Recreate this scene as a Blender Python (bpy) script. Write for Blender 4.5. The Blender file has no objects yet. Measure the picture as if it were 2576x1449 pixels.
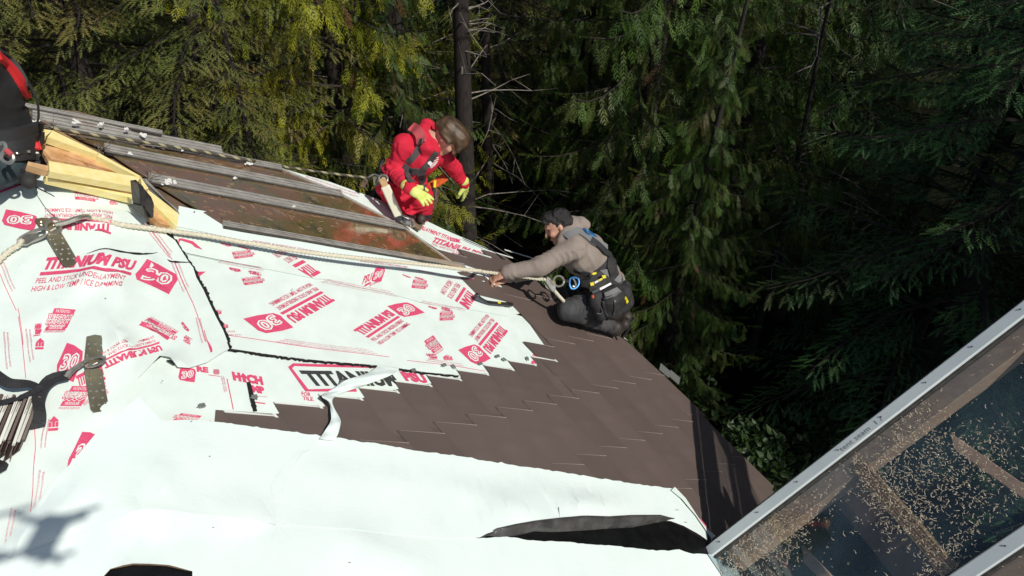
import bpy, bmesh, math, random
import numpy as np
from mathutils import Vector, Matrix
random.seed(7); rng = np.random.default_rng(7)
SC = bpy.context.scene
COL = SC.collection
# ------------------------------------------------------------------ camera, light, exposure
F_PX, CX, CY = 1740.0, 1288.0, 724.5          # focal length and centre on a 2576 x 1449 reading grid
PITCH = math.radians(38)
CAM = np.array([0, 0, 9.0])
cam_d = bpy.data.cameras.new('camera'); cam = bpy.data.objects.new('camera', cam_d); COL.objects.link(cam)
cam.location = CAM; cam.rotation_euler = (math.pi/2 - PITCH, 0, 0)
cam_d.sensor_width = 36; cam_d.lens = 36*F_PX/2576; cam_d.clip_start = .12; cam_d.clip_end = 400
SC.camera = cam
SUN = np.array([.52, -.47, .71]); SUN /= np.linalg.norm(SUN)
w = bpy.data.worlds.new('World'); SC.world = w; w.use_nodes = True
nt = w.node_tree; bg = nt.nodes['Background']
sky = nt.nodes.new('ShaderNodeTexSky'); sky.sky_type = 'NISHITA'; sky.sun_disc = False
sky.sun_elevation = math.asin(SUN[2]); sky.sun_rotation = math.atan2(SUN[0], SUN[1])
nt.links.new(sky.outputs[0], bg.inputs[0]); bg.inputs[1].default_value = .064
sl = bpy.data.lights.new('sun', 'SUN'); sl.energy = 3.65; sl.angle = math.radians(.53); sl.color = (1, .96, .88)
so = bpy.data.objects.new('sun', sl); COL.objects.link(so)
sl.angle = math.radians(.7); so.location = (10, -9, 22); so.rotation_euler = Vector(SUN).to_track_quat('Z', 'Y').to_euler()
SC.view_settings.view_transform = 'Standard'; SC.view_settings.look = 'None'
SC.view_settings.exposure = 0; SC.view_settings.gamma = 1; SC.view_settings.use_curve_mapping = False
SC.cycles.max_bounces = 6; SC.cycles.transparent_max_bounces = 12

# ------------------------------------------------------------------ geometry helpers
R_ = np.array([1, 0, 0.]); D_ = np.array([0, -math.sin(PITCH), -math.cos(PITCH)]); F_ = np.array([0, math.cos(PITCH), -math.sin(PITCH)])
def ray(x, y): return (x-CX)/F_PX*R_ + (y-CY)/F_PX*D_ + F_
def J(x, y, z): return CAM + z*ray(x, y)
def cv(x, y, z): return x*R_ + y*D_ + z*F_
def unit(v): v = np.asarray(v, float); return v/np.linalg.norm(v)
N_ = unit([.58, 0, .8146]); E1 = np.array([N_[2], 0, -N_[0]]); E2 = np.array([0, 1., 0])
ROOF_O = CAM - 2.58*N_                     # origin of the roof plane; a runs down the slope, b along the eaves
def at(x, y, h=0):
    d = ray(x, y); t = (h-2.58)/(d@N_); q = CAM+t*d-ROOF_O
    return np.array([q@E1, q@E2])
def flat(a, b, h=0): return ROOF_O + a*E1 + b*E2 + h*N_
# hip: left of this line the roof turns away by HIP_ANG
HP = at(222, 520); HT = unit(at(312, 960)-HP); HM = np.array([-HT[1], HT[0]])
if HM[0] > 0: HM = -HM
HIP_ANG, HIP_W = math.radians(27), .16
_t = np.linspace(-.4, 5, 1400); _th = HIP_ANG*np.clip((_t+HIP_W)/(2*HIP_W), 0, 1); _th = HIP_ANG*(3*(_th/HIP_ANG)**2-2*(_th/HIP_ANG)**3)
_dt = _t[1]-_t[0]; _X = -.4+np.concatenate([[0], np.cumsum(np.cos(_th))[:-1]*_dt]); _H = -np.concatenate([[0], np.cumsum(np.sin(_th))[:-1]*_dt])
HM3 = HM[0]*E1+HM[1]*E2
RID = []                                    # wrinkle ridges: (p0, p1, height, width)
_wd = [(rng.uniform(5, 15), rng.uniform(0, 6.28), rng.uniform(0, 6.28)) for _ in range(7)]
def wob(a, b):
    a = np.asarray(a, float); b = np.asarray(b, float); w_ = 0*a
    for k, th, ph in _wd: w_ = w_ + .0015*np.sin(k*(a*math.cos(th)+b*math.sin(th))+ph)
    for p0, p1, hh, wd in RID:
        d = p1-p0; L = np.linalg.norm(d); d = d/L
        s = (a-p0[0])*d[0]+(b-p0[1])*d[1]; n = -(a-p0[0])*d[1]+(b-p0[1])*d[0]
        n = n + .02*np.sin(s*9+hh*900)
        e = np.clip(np.minimum(s, L-s)/(.3*L), 0, 1)
        w_ = w_ + 1.9*hh*np.exp(-(n/wd)**2)*e*e*(3-2*e)
    return w_
def surf(a, b, h=0, wave=True):
    a = np.asarray(a, float); b = np.asarray(b, float)
    t = (a-HP[0])*HM[0]+(b-HP[1])*HM[1]; s = (a-HP[0])*HT[0]+(b-HP[1])*HT[1]
    X = np.where(t < -.4, t, np.interp(t, _t, _X)); H = np.where(t < -.4, 0, np.interp(t, _t, _H)); th = np.where(t < -.4, 0, np.interp(t, _t, _th))
    hh = h + (wob(a, b) if wave else 0)
    A = HP[0]+s*HT[0]+X*HM[0]; B = HP[1]+s*HT[1]+X*HM[1]
    P = ROOF_O + A[..., None]*E1 + B[..., None]*E2 + H[..., None]*N_
    nn = np.cos(th)[..., None]*N_ + np.sin(th)[..., None]*HM3
    return P + np.asarray(hh)[..., None]*nn
def sproj(q, h=0):
    P = surf(np.array(q[0]), np.array(q[1]), h, False)-CAM; z = P@F_
    return np.array([CX+F_PX*(P@R_)/z, CY+F_PX*(P@D_)/z])
def ab(x, y, h=0):
    """roof-surface coordinates under a point read off the photograph"""
    q = at(x, y, h); tgt = np.array([x, y])
    for _ in range(12):
        p = sproj(q, h); e = 1e-4
        Jm = np.stack([(sproj(q+[e, 0], h)-p)/e, (sproj(q+[0, e], h)-p)/e], 1)
        dq = np.linalg.solve(Jm, tgt-p); m = np.linalg.norm(dq)
        q = q + dq*min(1, .4/max(m, 1e-9))
        if m < 1e-6: break
    return q
def on_roof(x, y, h=0):
    q = ab(x, y, h); return surf(q[0], q[1], h, False)

# ------------------------------------------------------------------ object helpers
def loc_of(p): return np.array(p.location) if p is not None else np.zeros(3)
WLOC = {}
def link(name, me, mats, parent=None, origin=None, smooth=False, label=None, cat=None, group=None, kind=None):
    for m in (mats if isinstance(mats, (list, tuple)) else [mats]): me.materials.append(m)
    o = bpy.data.objects.new(name, me); COL.objects.link(o)
    base = np.zeros(3)
    if parent is not None:
        o.parent = parent; base = WLOC[parent.name]
    if origin is not None:
        me.transform(Matrix.Translation(-Vector(origin))); o.location = Vector(np.asarray(origin)-base); WLOC[o.name] = np.asarray(origin, float)
    else:
        me.transform(Matrix.Translation(-Vector(base))); WLOC[o.name] = base
    if smooth: me.polygons.foreach_set('use_smooth', [True]*len(me.polygons))
    tag(o, label, cat, group, kind)
    return o
def tag(o, label=None, cat=None, group=None, kind=None):
    if label: o['label'] = label
    if cat: o['category'] = cat
    if group: o['group'] = group
    if kind: o['kind'] = kind
    return o
def thing(name, loc, label, cat, group=None):
    o = bpy.data.objects.new(name, None); COL.objects.link(o); o.location = Vector(loc); o.empty_display_size = .1
    WLOC[o.name] = np.asarray(loc, float)
    return tag(o, label, cat, group)
def mesh(name, v, f, mi=None):
    me = bpy.data.meshes.new(name); me.from_pydata([tuple(map(float, p)) for p in v], [], [tuple(map(int, q)) for q in f])
    if mi is not None: me.polygons.foreach_set('material_index', list(map(int, mi)))
    me.update(); return me
def big_mesh(name, v, nper, mi=None, tint=None):
    """v: (n*nper,3) unshared polygons with nper corners"""
    n = len(v)//nper; me = bpy.data.meshes.new(name)
    me.vertices.add(len(v)); me.vertices.foreach_set('co', np.ascontiguousarray(v, np.float32).ravel())
    me.loops.add(len(v)); me.loops.foreach_set('vertex_index', np.arange(len(v), dtype=np.int32))
    me.polygons.add(n); me.polygons.foreach_set('loop_start', np.arange(0, len(v), nper, dtype=np.int32))
    try: me.polygons.foreach_set('loop_total', np.full(n, nper, dtype=np.int32))
    except Exception: pass
    if mi is not None: me.polygons.foreach_set('material_index', np.ascontiguousarray(mi, np.int32))
    if tint is not None:
        at_ = me.attributes.new('tint', 'FLOAT', 'POINT'); at_.data.foreach_set('value', np.ascontiguousarray(tint, np.float32))
    me.update(calc_edges=True); return me
class MB:
    def __init__(s): s.v = []; s.f = []; s.m = []
    def add(s, v, f, m=0):
        o = len(s.v); s.v += [np.asarray(p, float) for p in v]; s.f += [tuple(i+o for i in q) for q in f]; s.m += [m]*len(f); return s
    def box(s, c, ax, ay, az, m=0):
        """centre + three half-axis vectors"""
        c, ax, ay, az = map(np.asarray, (c, ax, ay, az))
        v = [c+i*ax+j*ay+k*az for k in (-1, 1) for j in (-1, 1) for i in (-1, 1)]
        f = [(0, 2, 3, 1), (4, 5, 7, 6), (0, 1, 5, 4), (2, 6, 7, 3), (0, 4, 6, 2), (1, 3, 7, 5)]
        if np.cross(ax, ay)@az < 0: f = [q[::-1] for q in f]
        return s.add(v, f, m)
    def bbox(s, c, ax, ay, az, bev=.15, m=0):
        """box with its upper and lower edges chamfered"""
        c, ax, ay, az = map(np.asarray, (c, ax, ay, az)); r = bev*min(map(np.linalg.norm, (ax, ay, az)))
        la, lb, lc = (np.linalg.norm(q) for q in (ax, ay, az)); x, y, z = ax/la, ay/lb, az/lc; v = []
        for hz, ins in ((-lc, r), (-lc+r, 0), (lc-r, 0), (lc, r)):
            A, B = la-ins, lb-ins
            for (i, j) in ((-A+r, -B), (A-r, -B), (A, -B+r), (A, B-r), (A-r, B), (-A+r, B), (-A, B-r), (-A, -B+r)): v.append(c+i*x+j*y+hz*z)
        f = [tuple(range(8))[::-1], tuple(range(24, 32))]
        for k in range(3):
            for i in range(8): f.append((k*8+i, k*8+(i+1) % 8, k*8+8+(i+1) % 8, k*8+8+i))
        if np.cross(x, y)@z < 0: f = [q[::-1] for q in f]
        return s.add(v, f, m)
    def prism(s, pts, d, m=0):
        """polygon extruded by vector d"""
        pts = [np.asarray(p, float) for p in pts]; n = len(pts); d = np.asarray(d, float)
        nn = sum((np.cross(pts[i], pts[(i+1) % n]) for i in range(n)), np.zeros(3))
        if nn@d < 0: pts = pts[::-1]
        v = pts+[p+d for p in pts]
        f = [tuple(range(n))[::-1], tuple(range(n, 2*n))]+[(i, (i+1) % n, n+(i+1) % n, n+i) for i in range(n)]
        return s.add(v, f, m)
    def tube(s, pts, r, n=8, m=0, cap=True, lobes=0, twist=0, stripe=None):
        pts = [np.asarray(p, float) for p in pts]; K = len(pts); rr = r if hasattr(r, '__len__') else [r]*K
        up = np.array([.3, .2, 1.]); o = len(s.v); t0 = None; acc = 0
        for i, p in enumerate(pts):
            t = unit(pts[min(i+1, K-1)]-pts[max(i-1, 0)])
            if t0 is None: x = unit(np.cross(t, up if abs(t@unit(up)) < .95 else np.array([1., 0, 0])))
            else: x = unit(x-(x@t)*t)
            y = np.cross(t, x); t0 = t
            if i: acc += np.linalg.norm(p-pts[i-1])
            for k in range(n):
                th = 2*math.pi*k/n + acc*twist
                q = rr[i]*(1+(.22*math.cos(lobes*2*math.pi*k/n) if lobes else 0))
                s.v.append(p+q*(math.cos(th)*x+math.sin(th)*y))
        for i in range(K-1):
            for k in range(n):
                s.f.append((o+i*n+k, o+i*n+(k+1) % n, o+(i+1)*n+(k+1) % n, o+(i+1)*n+k))
                s.m.append(m if stripe is None else stripe(i, k))
        if cap:
            s.f.append(tuple(o+k for k in range(n))[::-1]); s.m.append(m); s.f.append(tuple(o+(K-1)*n+k for k in range(n))); s.m.append(m)
        return s
    def ring(s, c, ax, ay, R, r, n=18, m=0, a0=0, a1=2*math.pi):
        c, ax, ay = map(np.asarray, (c, ax, ay)); full = abs(a1-a0-2*math.pi) < 1e-6
        pts = [c+R*(math.cos(a)*ax+math.sin(a)*ay) for a in np.linspace(a0, a1, n+1)]
        return s.tube(pts, r, 6, m)
    def build(s, name, mats, parent=None, smooth=False, **kw):
        return link(name, mesh(name, s.v, s.f, s.m), mats, parent, smooth=smooth, **kw)
def catmull(pts, n=8):
    P = [np.asarray(p, float) for p in pts]; P = [2*P[0]-P[1]]+P+[2*P[-1]-P[-2]]; out = []
    for i in range(1, len(P)-2):
        for k in range(n):
            t = k/n
            out.append(.5*(2*P[i]+(P[i+1]-P[i-1])*t+(2*P[i-1]-5*P[i]+4*P[i+1]-P[i+2])*t*t+(-P[i-1]+3*P[i]-3*P[i+1]+P[i+2])*t**3))
    out.append(P[-2]); return out
def resample(pts, step):
    pts = np.array(pts); d = np.r_[0, np.cumsum(np.linalg.norm(np.diff(pts, axis=0), axis=1))]
    n = max(2, int(d[-1]/step)); t = np.linspace(0, d[-1], n)
    return [np.array([np.interp(q, d, pts[:, k]) for k in range(pts.shape[1])]) for q in t]

# ------------------------------------------------------------------ materials
MATS = {}
def mat(name, col, rough=.6, col2=None, scale=20, detail=4, bump=0, bscale=None, metal=0, stretch=None, spec=.5, coat=0, lo=.35, hi=.65, trans=0, tint=False, tcol=None, sheen=0):
    m = bpy.data.materials.new(name); m.use_nodes = True; t = m.node_tree; b = t.nodes['Principled BSDF']
    b.inputs['Base Color'].default_value = (*col, 1); b.inputs['Roughness'].default_value = rough; b.inputs['Metallic'].default_value = metal
    b.inputs['Specular IOR Level'].default_value = spec; b.inputs['Coat Weight'].default_value = coat; b.inputs['Coat Roughness'].default_value = .1
    if sheen: b.inputs['Sheen Weight'].default_value = sheen
    N = t.nodes.new; L = t.links.new
    tc = N('ShaderNodeTexCoord'); vec = tc.outputs['Object']
    if stretch is not None:
        mp = N('ShaderNodeMapping'); mp.inputs['Scale'].default_value = stretch; L(vec, mp.inputs[0]); vec = mp.outputs[0]
    if col2 is not None:
        n = N('ShaderNodeTexNoise'); n.inputs['Scale'].default_value = scale; n.inputs['Detail'].default_value = detail; L(vec, n.inputs['Vector'])
        r = N('ShaderNodeValToRGB'); r.color_ramp.elements[0].position = lo; r.color_ramp.elements[1].position = hi
        r.color_ramp.elements[0].color = (*col, 1); r.color_ramp.elements[1].color = (*col2, 1)
        L(n.outputs['Fac'], r.inputs[0]); src = r.outputs[0]
        if tint:
            a = N('ShaderNodeAttribute'); a.attribute_name = 'tint'; mx = N('ShaderNodeMix'); mx.data_type = 'RGBA'
            L(a.outputs['Fac'], mx.inputs['Factor']); L(src, mx.inputs['A']); mx.inputs['B'].default_value = (*tcol, 1); src = mx.outputs['Result']
        L(src, b.inputs['Base Color'])
    if bump:
        n2 = N('ShaderNodeTexNoise'); n2.inputs['Scale'].default_value = bscale or scale*3; n2.inputs['Detail'].default_value = 5; L(vec, n2.inputs['Vector'])
        bp = N('ShaderNodeBump'); bp.inputs['Strength'].default_value = bump; bp.inputs['Distance'].default_value = .01
        L(n2.outputs['Fac'], bp.inputs['Height']); L(bp.outputs[0], b.inputs['Normal'])
    if trans:
        tr = N('ShaderNodeBsdfTranslucent'); ms = N('ShaderNodeMixShader'); ms.inputs[0].default_value = trans
        if col2 is not None: L(src, tr.inputs[0])
        else: tr.inputs[0].default_value = (*col, 1)
        out = t.nodes['Material Output']; L(b.outputs[0], ms.inputs[1]); L(tr.outputs[0], ms.inputs[2]); L(ms.outputs[0], out.inputs[0])
    MATS[name] = m; return m
M_WHITE = mat('white_underlayment', (.71, .80, .745), .5, (.77, .86, .81), 9, 6, bump=.12, bscale=260, spec=.3)
M_BLANK = mat('blank_underlayment', (.75, .85, .815), .55, (.795, .89, .855), 5, 5, bump=.1, bscale=60, spec=.3)
M_RED = mat('red_print', (.66, .055, .15), .6, (.74, .10, .20), 140, 2)
M_BLK = mat('black_print', (.03, .03, .032), .6, (.06, .06, .06), 150, 2)
M_TAR = mat('bitumen', (.006, .006, .006), .5, (.02, .018, .016), 120, 6, bump=.8, bscale=200, lo=.45, hi=.75)
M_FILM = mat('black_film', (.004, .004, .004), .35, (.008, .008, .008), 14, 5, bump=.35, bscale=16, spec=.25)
M_CURL = mat('curled_film', (.045, .042, .040), .3, (.085, .08, .076), 12, 5, bump=.9, bscale=26, coat=.5)
M_BROWN = mat('brown_metal', (.108, .081, .071), .42, (.132, .099, .087), 2.2, 6, bump=.05, bscale=500, spec=.45)
_t4 = M_BROWN.node_tree; _b4 = _t4.nodes['Principled BSDF']; _src = _b4.inputs['Base Color'].links[0].from_socket; _oi = _t4.nodes.new('ShaderNodeObjectInfo'); _mr = _t4.nodes.new('ShaderNodeMapRange'); _hs = _t4.nodes.new('ShaderNodeHueSaturation')
_mr.inputs[3].default_value = .87; _mr.inputs[4].default_value = 1.0; _t4.links.new(_oi.outputs['Random'], _mr.inputs[0]); _t4.links.new(_mr.outputs[0], _hs.inputs['Value']); _t4.links.new(_src, _hs.inputs['Color']); _t4.links.new(_hs.outputs[0], _b4.inputs['Base Color'])
M_HEM = mat('shingle_hem', (.36, .31, .285), .42, (.27, .23, .21), 60, 3)  # paler than the shingle: sun caught on the raised fold is painted in
M_FLANGE = mat('sunlit_flange', (.76, .80, .75), .4)  # sun glare on the metal edges is painted in as white
M_CLIP = mat('clip_metal', (.33, .34, .32), .4, metal=.6)
M_DECK = mat('deck_board', (.12, .08, .05), .8, (.18, .12, .08), 10)
M_ALU = mat('weathered_aluminium', (.27, .255, .23), .5, (.38, .365, .335), 4, 8, bump=.2, stretch=(1.2, 6, 6), metal=.15)
M_ALUD = mat('bar_gasket', (.035, .033, .03), .7, (.07, .06, .05), 30)
M_WOODY = mat('fresh_lumber', (.86, .71, .27), .6, (.90, .80, .40), 5, 6, bump=.15, stretch=(1, 9, 9))
M_WOODT = mat('tan_lumber', (.52, .31, .15), .65, (.63, .41, .21), 6, 6, bump=.15, stretch=(1, 9, 9))
M_PLY = mat('plywood_face', (.50, .25, .10), .65, (.68, .42, .22), 4, 7, bump=.1, stretch=(2, 7, 7))
M_ROT = mat('stained_plywood', (.16, .07, .03), .75, (.55, .33, .17), 7, 7, stretch=(2, 6, 6), lo=.3, hi=.6)
M_RUB = mat('black_plastic', (.018, .015, .014), .35, (.035, .03, .028), 12, bump=.2)
M_ROPE = mat('white_rope', (.74, .70, .55), .8, (.60, .55, .42), 90, 3, bump=.3)
M_ROPEY = mat('rope_tan', (.38, .34, .20), .85); M_ROPEK = mat('rope_dark', (.085, .075, .055), .85)
M_ANCH = mat('anchor_zinc', (.22, .20, .13), .42, (.36, .33, .22), 8, 6, metal=.65, bump=.1)
M_STEEL = mat('zinc_steel', (.55, .53, .47), .35, (.42, .40, .34), 30, metal=.8)
M_STRAP = mat('dark_webbing', (.02, .02, .022), .7, (.035, .035, .037), 200)
M_BUND = mat('bundle_brown', (.12, .085, .07), .45, (.09, .06, .05), 5)
M_BUNW = mat('bundle_white', (.62, .62, .56), .45)
M_BARK = mat('bark', (.016, .012, .010), .9, (.042, .032, .027), 9, 8, bump=.8, stretch=(5, 5, 1))  # forest shade on the trunks is put into this dark colour
M_DEADB = mat('dead_twig', (.14, .12, .10), .9, (.24, .21, .18), 20)
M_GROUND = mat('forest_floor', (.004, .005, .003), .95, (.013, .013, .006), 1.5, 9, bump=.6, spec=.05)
M_FIR = mat('fir_needles', (.095, .135, .024), .6, (.195, .22, .05), 1.4, 4, trans=.25, tint=True, tcol=(.26, .19, .06))
M_CEDY = mat('cedar_yellow', (.20, .23, .012), .55, (.42, .42, .025), 1.3, 4, trans=.32, tint=True, tcol=(.20, .10, .04))
M_CED = mat('cedar_green', (.036, .088, .010), .55, (.095, .17, .020), 1.2, 4, trans=.28, tint=True, tcol=(.13, .07, .03))
M_SPR = mat('spruce_needles', (.028, .105, .032), .55, (.09, .20, .05), 1.6, 4, trans=.15, tint=True, tcol=(.12, .14, .05))
M_LEAF = mat('shrub_leaf', (.018, .042, .010), .5, (.04, .075, .014), 4, 3, trans=.25)
M_SKIN = mat('skin', (.52, .27, .18), .5, (.60, .33, .23), 30)
M_HAIRB = mat('brown_hair', (.045, .026, .014), .42, (.13, .078, .040), 3, 5, bump=.3, bscale=30, stretch=(7, 7, 1.2))
M_HAIRK = mat('black_hair', (.012, .011, .011), .38, (.035, .032, .032), 12, 5, bump=.7, bscale=60, stretch=(6, 7, 2))
M_REDC = mat('red_cloth', (.60, .008, .035), .85, (.70, .02, .055), 8, 6, bump=.55, bscale=26)
M_REDF = mat('faded_red_pad', (.50, .08, .09), .8); M_REDS = mat('scarlet_webbing', (.62, .02, .025), .7)
M_GREY = mat('taupe_hoodie', (.25, .205, .175), .9, (.31, .255, .22), 7, 6, bump=.5, bscale=26)
M_DARK = mat('charcoal_trousers', (.042, .042, .044), .75, (.062, .062, .064), 8, 5, bump=.6, bscale=28)
M_JEAN = mat('dark_jeans', (.03, .05, .06), .85, (.05, .075, .085), 10)
M_BLKC = mat('black_shirt', (.012, .012, .013), .9, (.02, .02, .022), 10, bump=.2)
M_BOOT = mat('dark_boot', (.03, .024, .02), .6, (.055, .042, .034), 14); M_SOLE = mat('boot_sole', (.20, .14, .09), .7)
M_GLOVE = mat('lime_glove', (.62, .70, .14), .7, (.72, .78, .24), 20, bump=.2, bscale=150); M_PALM = mat('grey_grip', (.25, .27, .22), .7)
M_BAND = mat('grey_webbing', (.065, .055, .058), .75, (.085, .075, .078), 150); M_BUCK = mat('buckle', (.10, .10, .11), .35, metal=.6)
M_PAD = mat('grey_pad', (.20, .20, .20), .8); M_PADK = mat('black_pad', (.02, .02, .02), .75, (.035, .033, .032), 30)
M_BLUE = mat('blue_alloy', (.05, .22, .50), .3, metal=.6); M_YEL = mat('yellow_trim', (.80, .68, .02), .5); M_ORG = mat('orange_plastic', (.72, .12, .03), .5, (.5, .08, .02), 40)
M_PACK = mat('pale_shock_pack', (.80, .79, .62), .5); M_LEATH = mat('brown_leather', (.10, .06, .04), .7, (.16, .10, .07), 20)
M_TEAL = mat('green_plastic', (.05, .40, .25), .4); M_LOGO = mat('white_logo', (.78, .76, .76), .7)
M_CAPW = mat('white_bar_cap', (.62, .68, .68), .35, (.70, .755, .75), 3, 5)
M_RAFT = mat('rafter_wood', (.44, .26, .175), .7, (.54, .34, .23), 5, 6, stretch=(1, 5, 5))
M_PURL = mat('purlin_wood', (.34, .20, .09), .7, (.44, .28, .13), 6, 6, stretch=(1, 8, 8))
M_PLANK = mat('plank_wood', (.10, .045, .032), .6, (.15, .07, .05), 4)
M_SHAV = mat('shaving_wood', (.66, .53, .38), .8, (.80, .68, .52), 30)
M_LITT = mat('litter', (.20, .11, .055), .8, (.34, .22, .13), 30)
M_BLUEF = mat('pale_flap', (.36, .47, .49), .45, (.45, .56, .58), 10)
M_DROP = mat('bird_dropping', (.75, .74, .70), .7)
M_PALE = mat('pale_stone', (.55, .52, .46), .8, (.7, .67, .6), 5)
M_INT = mat('dark_interior', (.032, .062, .070), .5, (.05, .088, .098), .9)  # floor colour carries the deep shade and the sky reflected in the glass
def glass_mat():
    m = bpy.data.materials.new('glazing'); m.use_nodes = True; t = m.node_tree; t.nodes.clear(); N = t.nodes.new; L = t.links.new
    out = N('ShaderNodeOutputMaterial'); tr = N('ShaderNodeBsdfTransparent'); tr.inputs[0].default_value = (.93, .965, .97, 1)
    gl = N('ShaderNodeBsdfGlossy'); gl.inputs['Roughness'].default_value = .03; fr = N('ShaderNodeFresnel'); fr.inputs[0].default_value = 2.0
    df = N('ShaderNodeBsdfDiffuse'); df.inputs[0].default_value = (.24, .36, .39, 1)
    tc = N('ShaderNodeTexCoord'); no = N('ShaderNodeTexNoise'); no.inputs['Scale'].default_value = 2.5; no.inputs['Detail'].default_value = 6; L(tc.outputs['Object'], no.inputs['Vector'])
    mr = N('ShaderNodeMapRange'); mr.inputs[1].default_value = .35; mr.inputs[2].default_value = .75; mr.inputs[3].default_value = .03; mr.inputs[4].default_value = .12; L(no.outputs['Fac'], mr.inputs[0])
    a = N('ShaderNodeMixShader'); b = N('ShaderNodeMixShader'); L(mr.outputs[0], a.inputs[0]); L(tr.outputs[0], a.inputs[1]); L(df.outputs[0], a.inputs[2])
    ge = N('ShaderNodeNewGeometry'); mm = N('ShaderNodeMath'); mm.operation = 'SUBTRACT'; mm.use_clamp = True; L(fr.outputs[0], mm.inputs[0]); L(ge.outputs['Backfacing'], mm.inputs[1])
    L(mm.outputs[0], b.inputs[0]); L(a.outputs[0], b.inputs[1]); L(gl.outputs[0], b.inputs[2]); L(b.outputs[0], out.inputs[0]); return m
M_GLASS = glass_mat()
def pane_mat():
    """old glazing under a film of moss and needles: dirt colours by noise, glossy where it is clean"""
    m = bpy.data.materials.new('dirty_pane'); m.use_nodes = True; t = m.node_tree; b = t.nodes['Principled BSDF']; N = t.nodes.new; L = t.links.new
    tc = N('ShaderNodeTexCoord'); mp = N('ShaderNodeMapping'); mp.inputs['Rotation'].default_value = (0, 0, math.radians(-28)); mp.inputs['Scale'].default_value = (.8, 3.2, 3.2); L(tc.outputs['Object'], mp.inputs[0])
    n = N('ShaderNodeTexNoise'); n.inputs['Scale'].default_value = 2.2; n.inputs['Detail'].default_value = 9; n.inputs['Roughness'].default_value = .66; L(mp.outputs[0], n.inputs['Vector'])
    r = N('ShaderNodeValToRGB'); e = r.color_ramp.elements; e[0].position = .30; e[0].color = (.060, .048, .030, 1); e[1].position = .72; e[1].color = (.24, .22, .19, 1)
    for p, c in ((.42, (.15, .115, .042)), (.52, (.19, .098, .044)), (.61, (.21, .118, .062))): q = e.new(p); q.color = (*c, 1)
    L(n.outputs['Fac'], r.inputs[0]); L(r.outputs[0], b.inputs['Base Color'])
    n2 = N('ShaderNodeTexNoise'); n2.inputs['Scale'].default_value = 9; n2.inputs['Detail'].default_value = 7; L(mp.outputs[0], n2.inputs['Vector'])
    mr = N('ShaderNodeMapRange'); mr.inputs[1].default_value = .4; mr.inputs[2].default_value = .65; mr.inputs[3].default_value = .05; mr.inputs[4].default_value = .20; L(n2.outputs['Fac'], mr.inputs[0]); L(mr.outputs[0], b.inputs['Roughness'])
    b.inputs['Specular IOR Level'].default_value = 1.0; b.inputs['IOR'].default_value = 1.9
    b.inputs['Coat Weight'].default_value = 1.0; b.inputs['Coat IOR'].default_value = 2.3; L(mr.outputs[0], b.inputs['Coat Roughness'])
    return m
M_PANE = pane_mat()

# ------------------------------------------------------------------ reading frames: enlarged views -> reading grid
VW = {'0': (0, 0, 1), '1': (0, 100.6, .2777), '2': (0, 469.6, .2777), '3': (0, 805, .4445), '4': (402.5, 469.6, .2777), '5': (805, 603.75, .2777), '6': (469.6, 838.5, .2777),
      '7': (898.9, 268.3, .23148), '8': (1207.5, 503.1, .2547), 'A': (1677, 737.9, .4907), 'B': (1140.4, 1073.3, .3125), 'C': (0, 0, .37034), 'D': (872, 0, .37034),
      'F': (1341.7, 737.9, .32407), 'G': (201.2, 335.4, .18517), 'H': (335.4, 268.3, .3125)}
def V(k, *xy):
    ox, oy, s = VW[k]
    r = [(ox+xy[i]*s, oy+xy[i+1]*s) for i in range(0, len(xy), 2)]
    return r if len(r) > 1 else r[0]

# ------------------------------------------------------------------ the ground
gv = []; gf = []; ng = 60
gx = np.concatenate([np.linspace(-160, -20, 12), np.linspace(-17, 26, 36), np.linspace(30, 160, 12)]); gy = np.concatenate([np.linspace(-120, -6, 8), np.linspace(-4, 30, 40), np.linspace(36, 200, 12)])
for y in gy:
    for x in gx: gv.append((x, y, -.1+.16*math.sin(x*.9+y*.4)+.12*math.sin(y*1.3-x*.5)+.06*max(0, y-12)))
for j in range(len(gy)-1):
    for i in range(len(gx)-1): k = j*len(gx)+i; gf.append((k, k+1, k+1+len(gx), k+len(gx)))
link('ground', mesh('ground', gv, gf), M_GROUND, smooth=True, kind='structure')

# ------------------------------------------------------------------ the house: deck, walls, underlayment, shingles, old glazing, lumber
HO = np.array([-1.0, 3.0, 0.0])
house = thing('house', HO, 'house with a steep roof half stripped, white printed underlayment and new brown metal shingles', 'house')
RID += [(ab(215, 760), ab(262, 620), .012, .03), (ab(262, 620), ab(330, 980), .010, .035), (ab(180, 560), ab(420, 560), .009, .04), (ab(60, 470), ab(330, 610), .008, .05),
        (ab(330, 610), ab(420, 720), .006, .03), (ab(60, 1370), ab(300, 1200), .016, .04), (ab(20, 1400), ab(210, 1330), .018, .04), (ab(250, 1300), ab(470, 1330), .012, .05),
        (ab(330, 1190), ab(460, 1280), .012, .05), (ab(180, 1060), ab(290, 1020), .008, .03), (ab(10, 1090), ab(160, 1250), .008, .04), (ab(460, 1300), ab(700, 1320), .010, .05),
        (ab(300, 830), ab(300, 900), .006, .02), (ab(20, 850), ab(190, 760), .005, .04), (ab(420, 1110), ab(560, 1200), .006, .06), (ab(700, 1180), ab(1100, 1260), .006, .08), (ab(1000, 1240), ab(1650, 1290), .010, .07),
        (ab(1130, 1330), ab(1560, 1280), .016, .06), (ab(800, 1360), ab(1100, 1440), .012, .07), (ab(330, 690), ab(450, 800), .005, .03)]
RID += [(ab(*p), ab(*q), hgt, wd) for p, q, hgt, wd in
        [((120, 500), (300, 520), .010, .03), ((330, 545), (200, 640), .008, .022), ((230, 680), (160, 800), .007, .03), ((350, 800), (420, 880), .007, .02), ((90, 620), (30, 760), .006, .03), ((250, 760), (330, 930), .008, .02), ((40, 980), (120, 1120), .006, .03)]]
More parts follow.
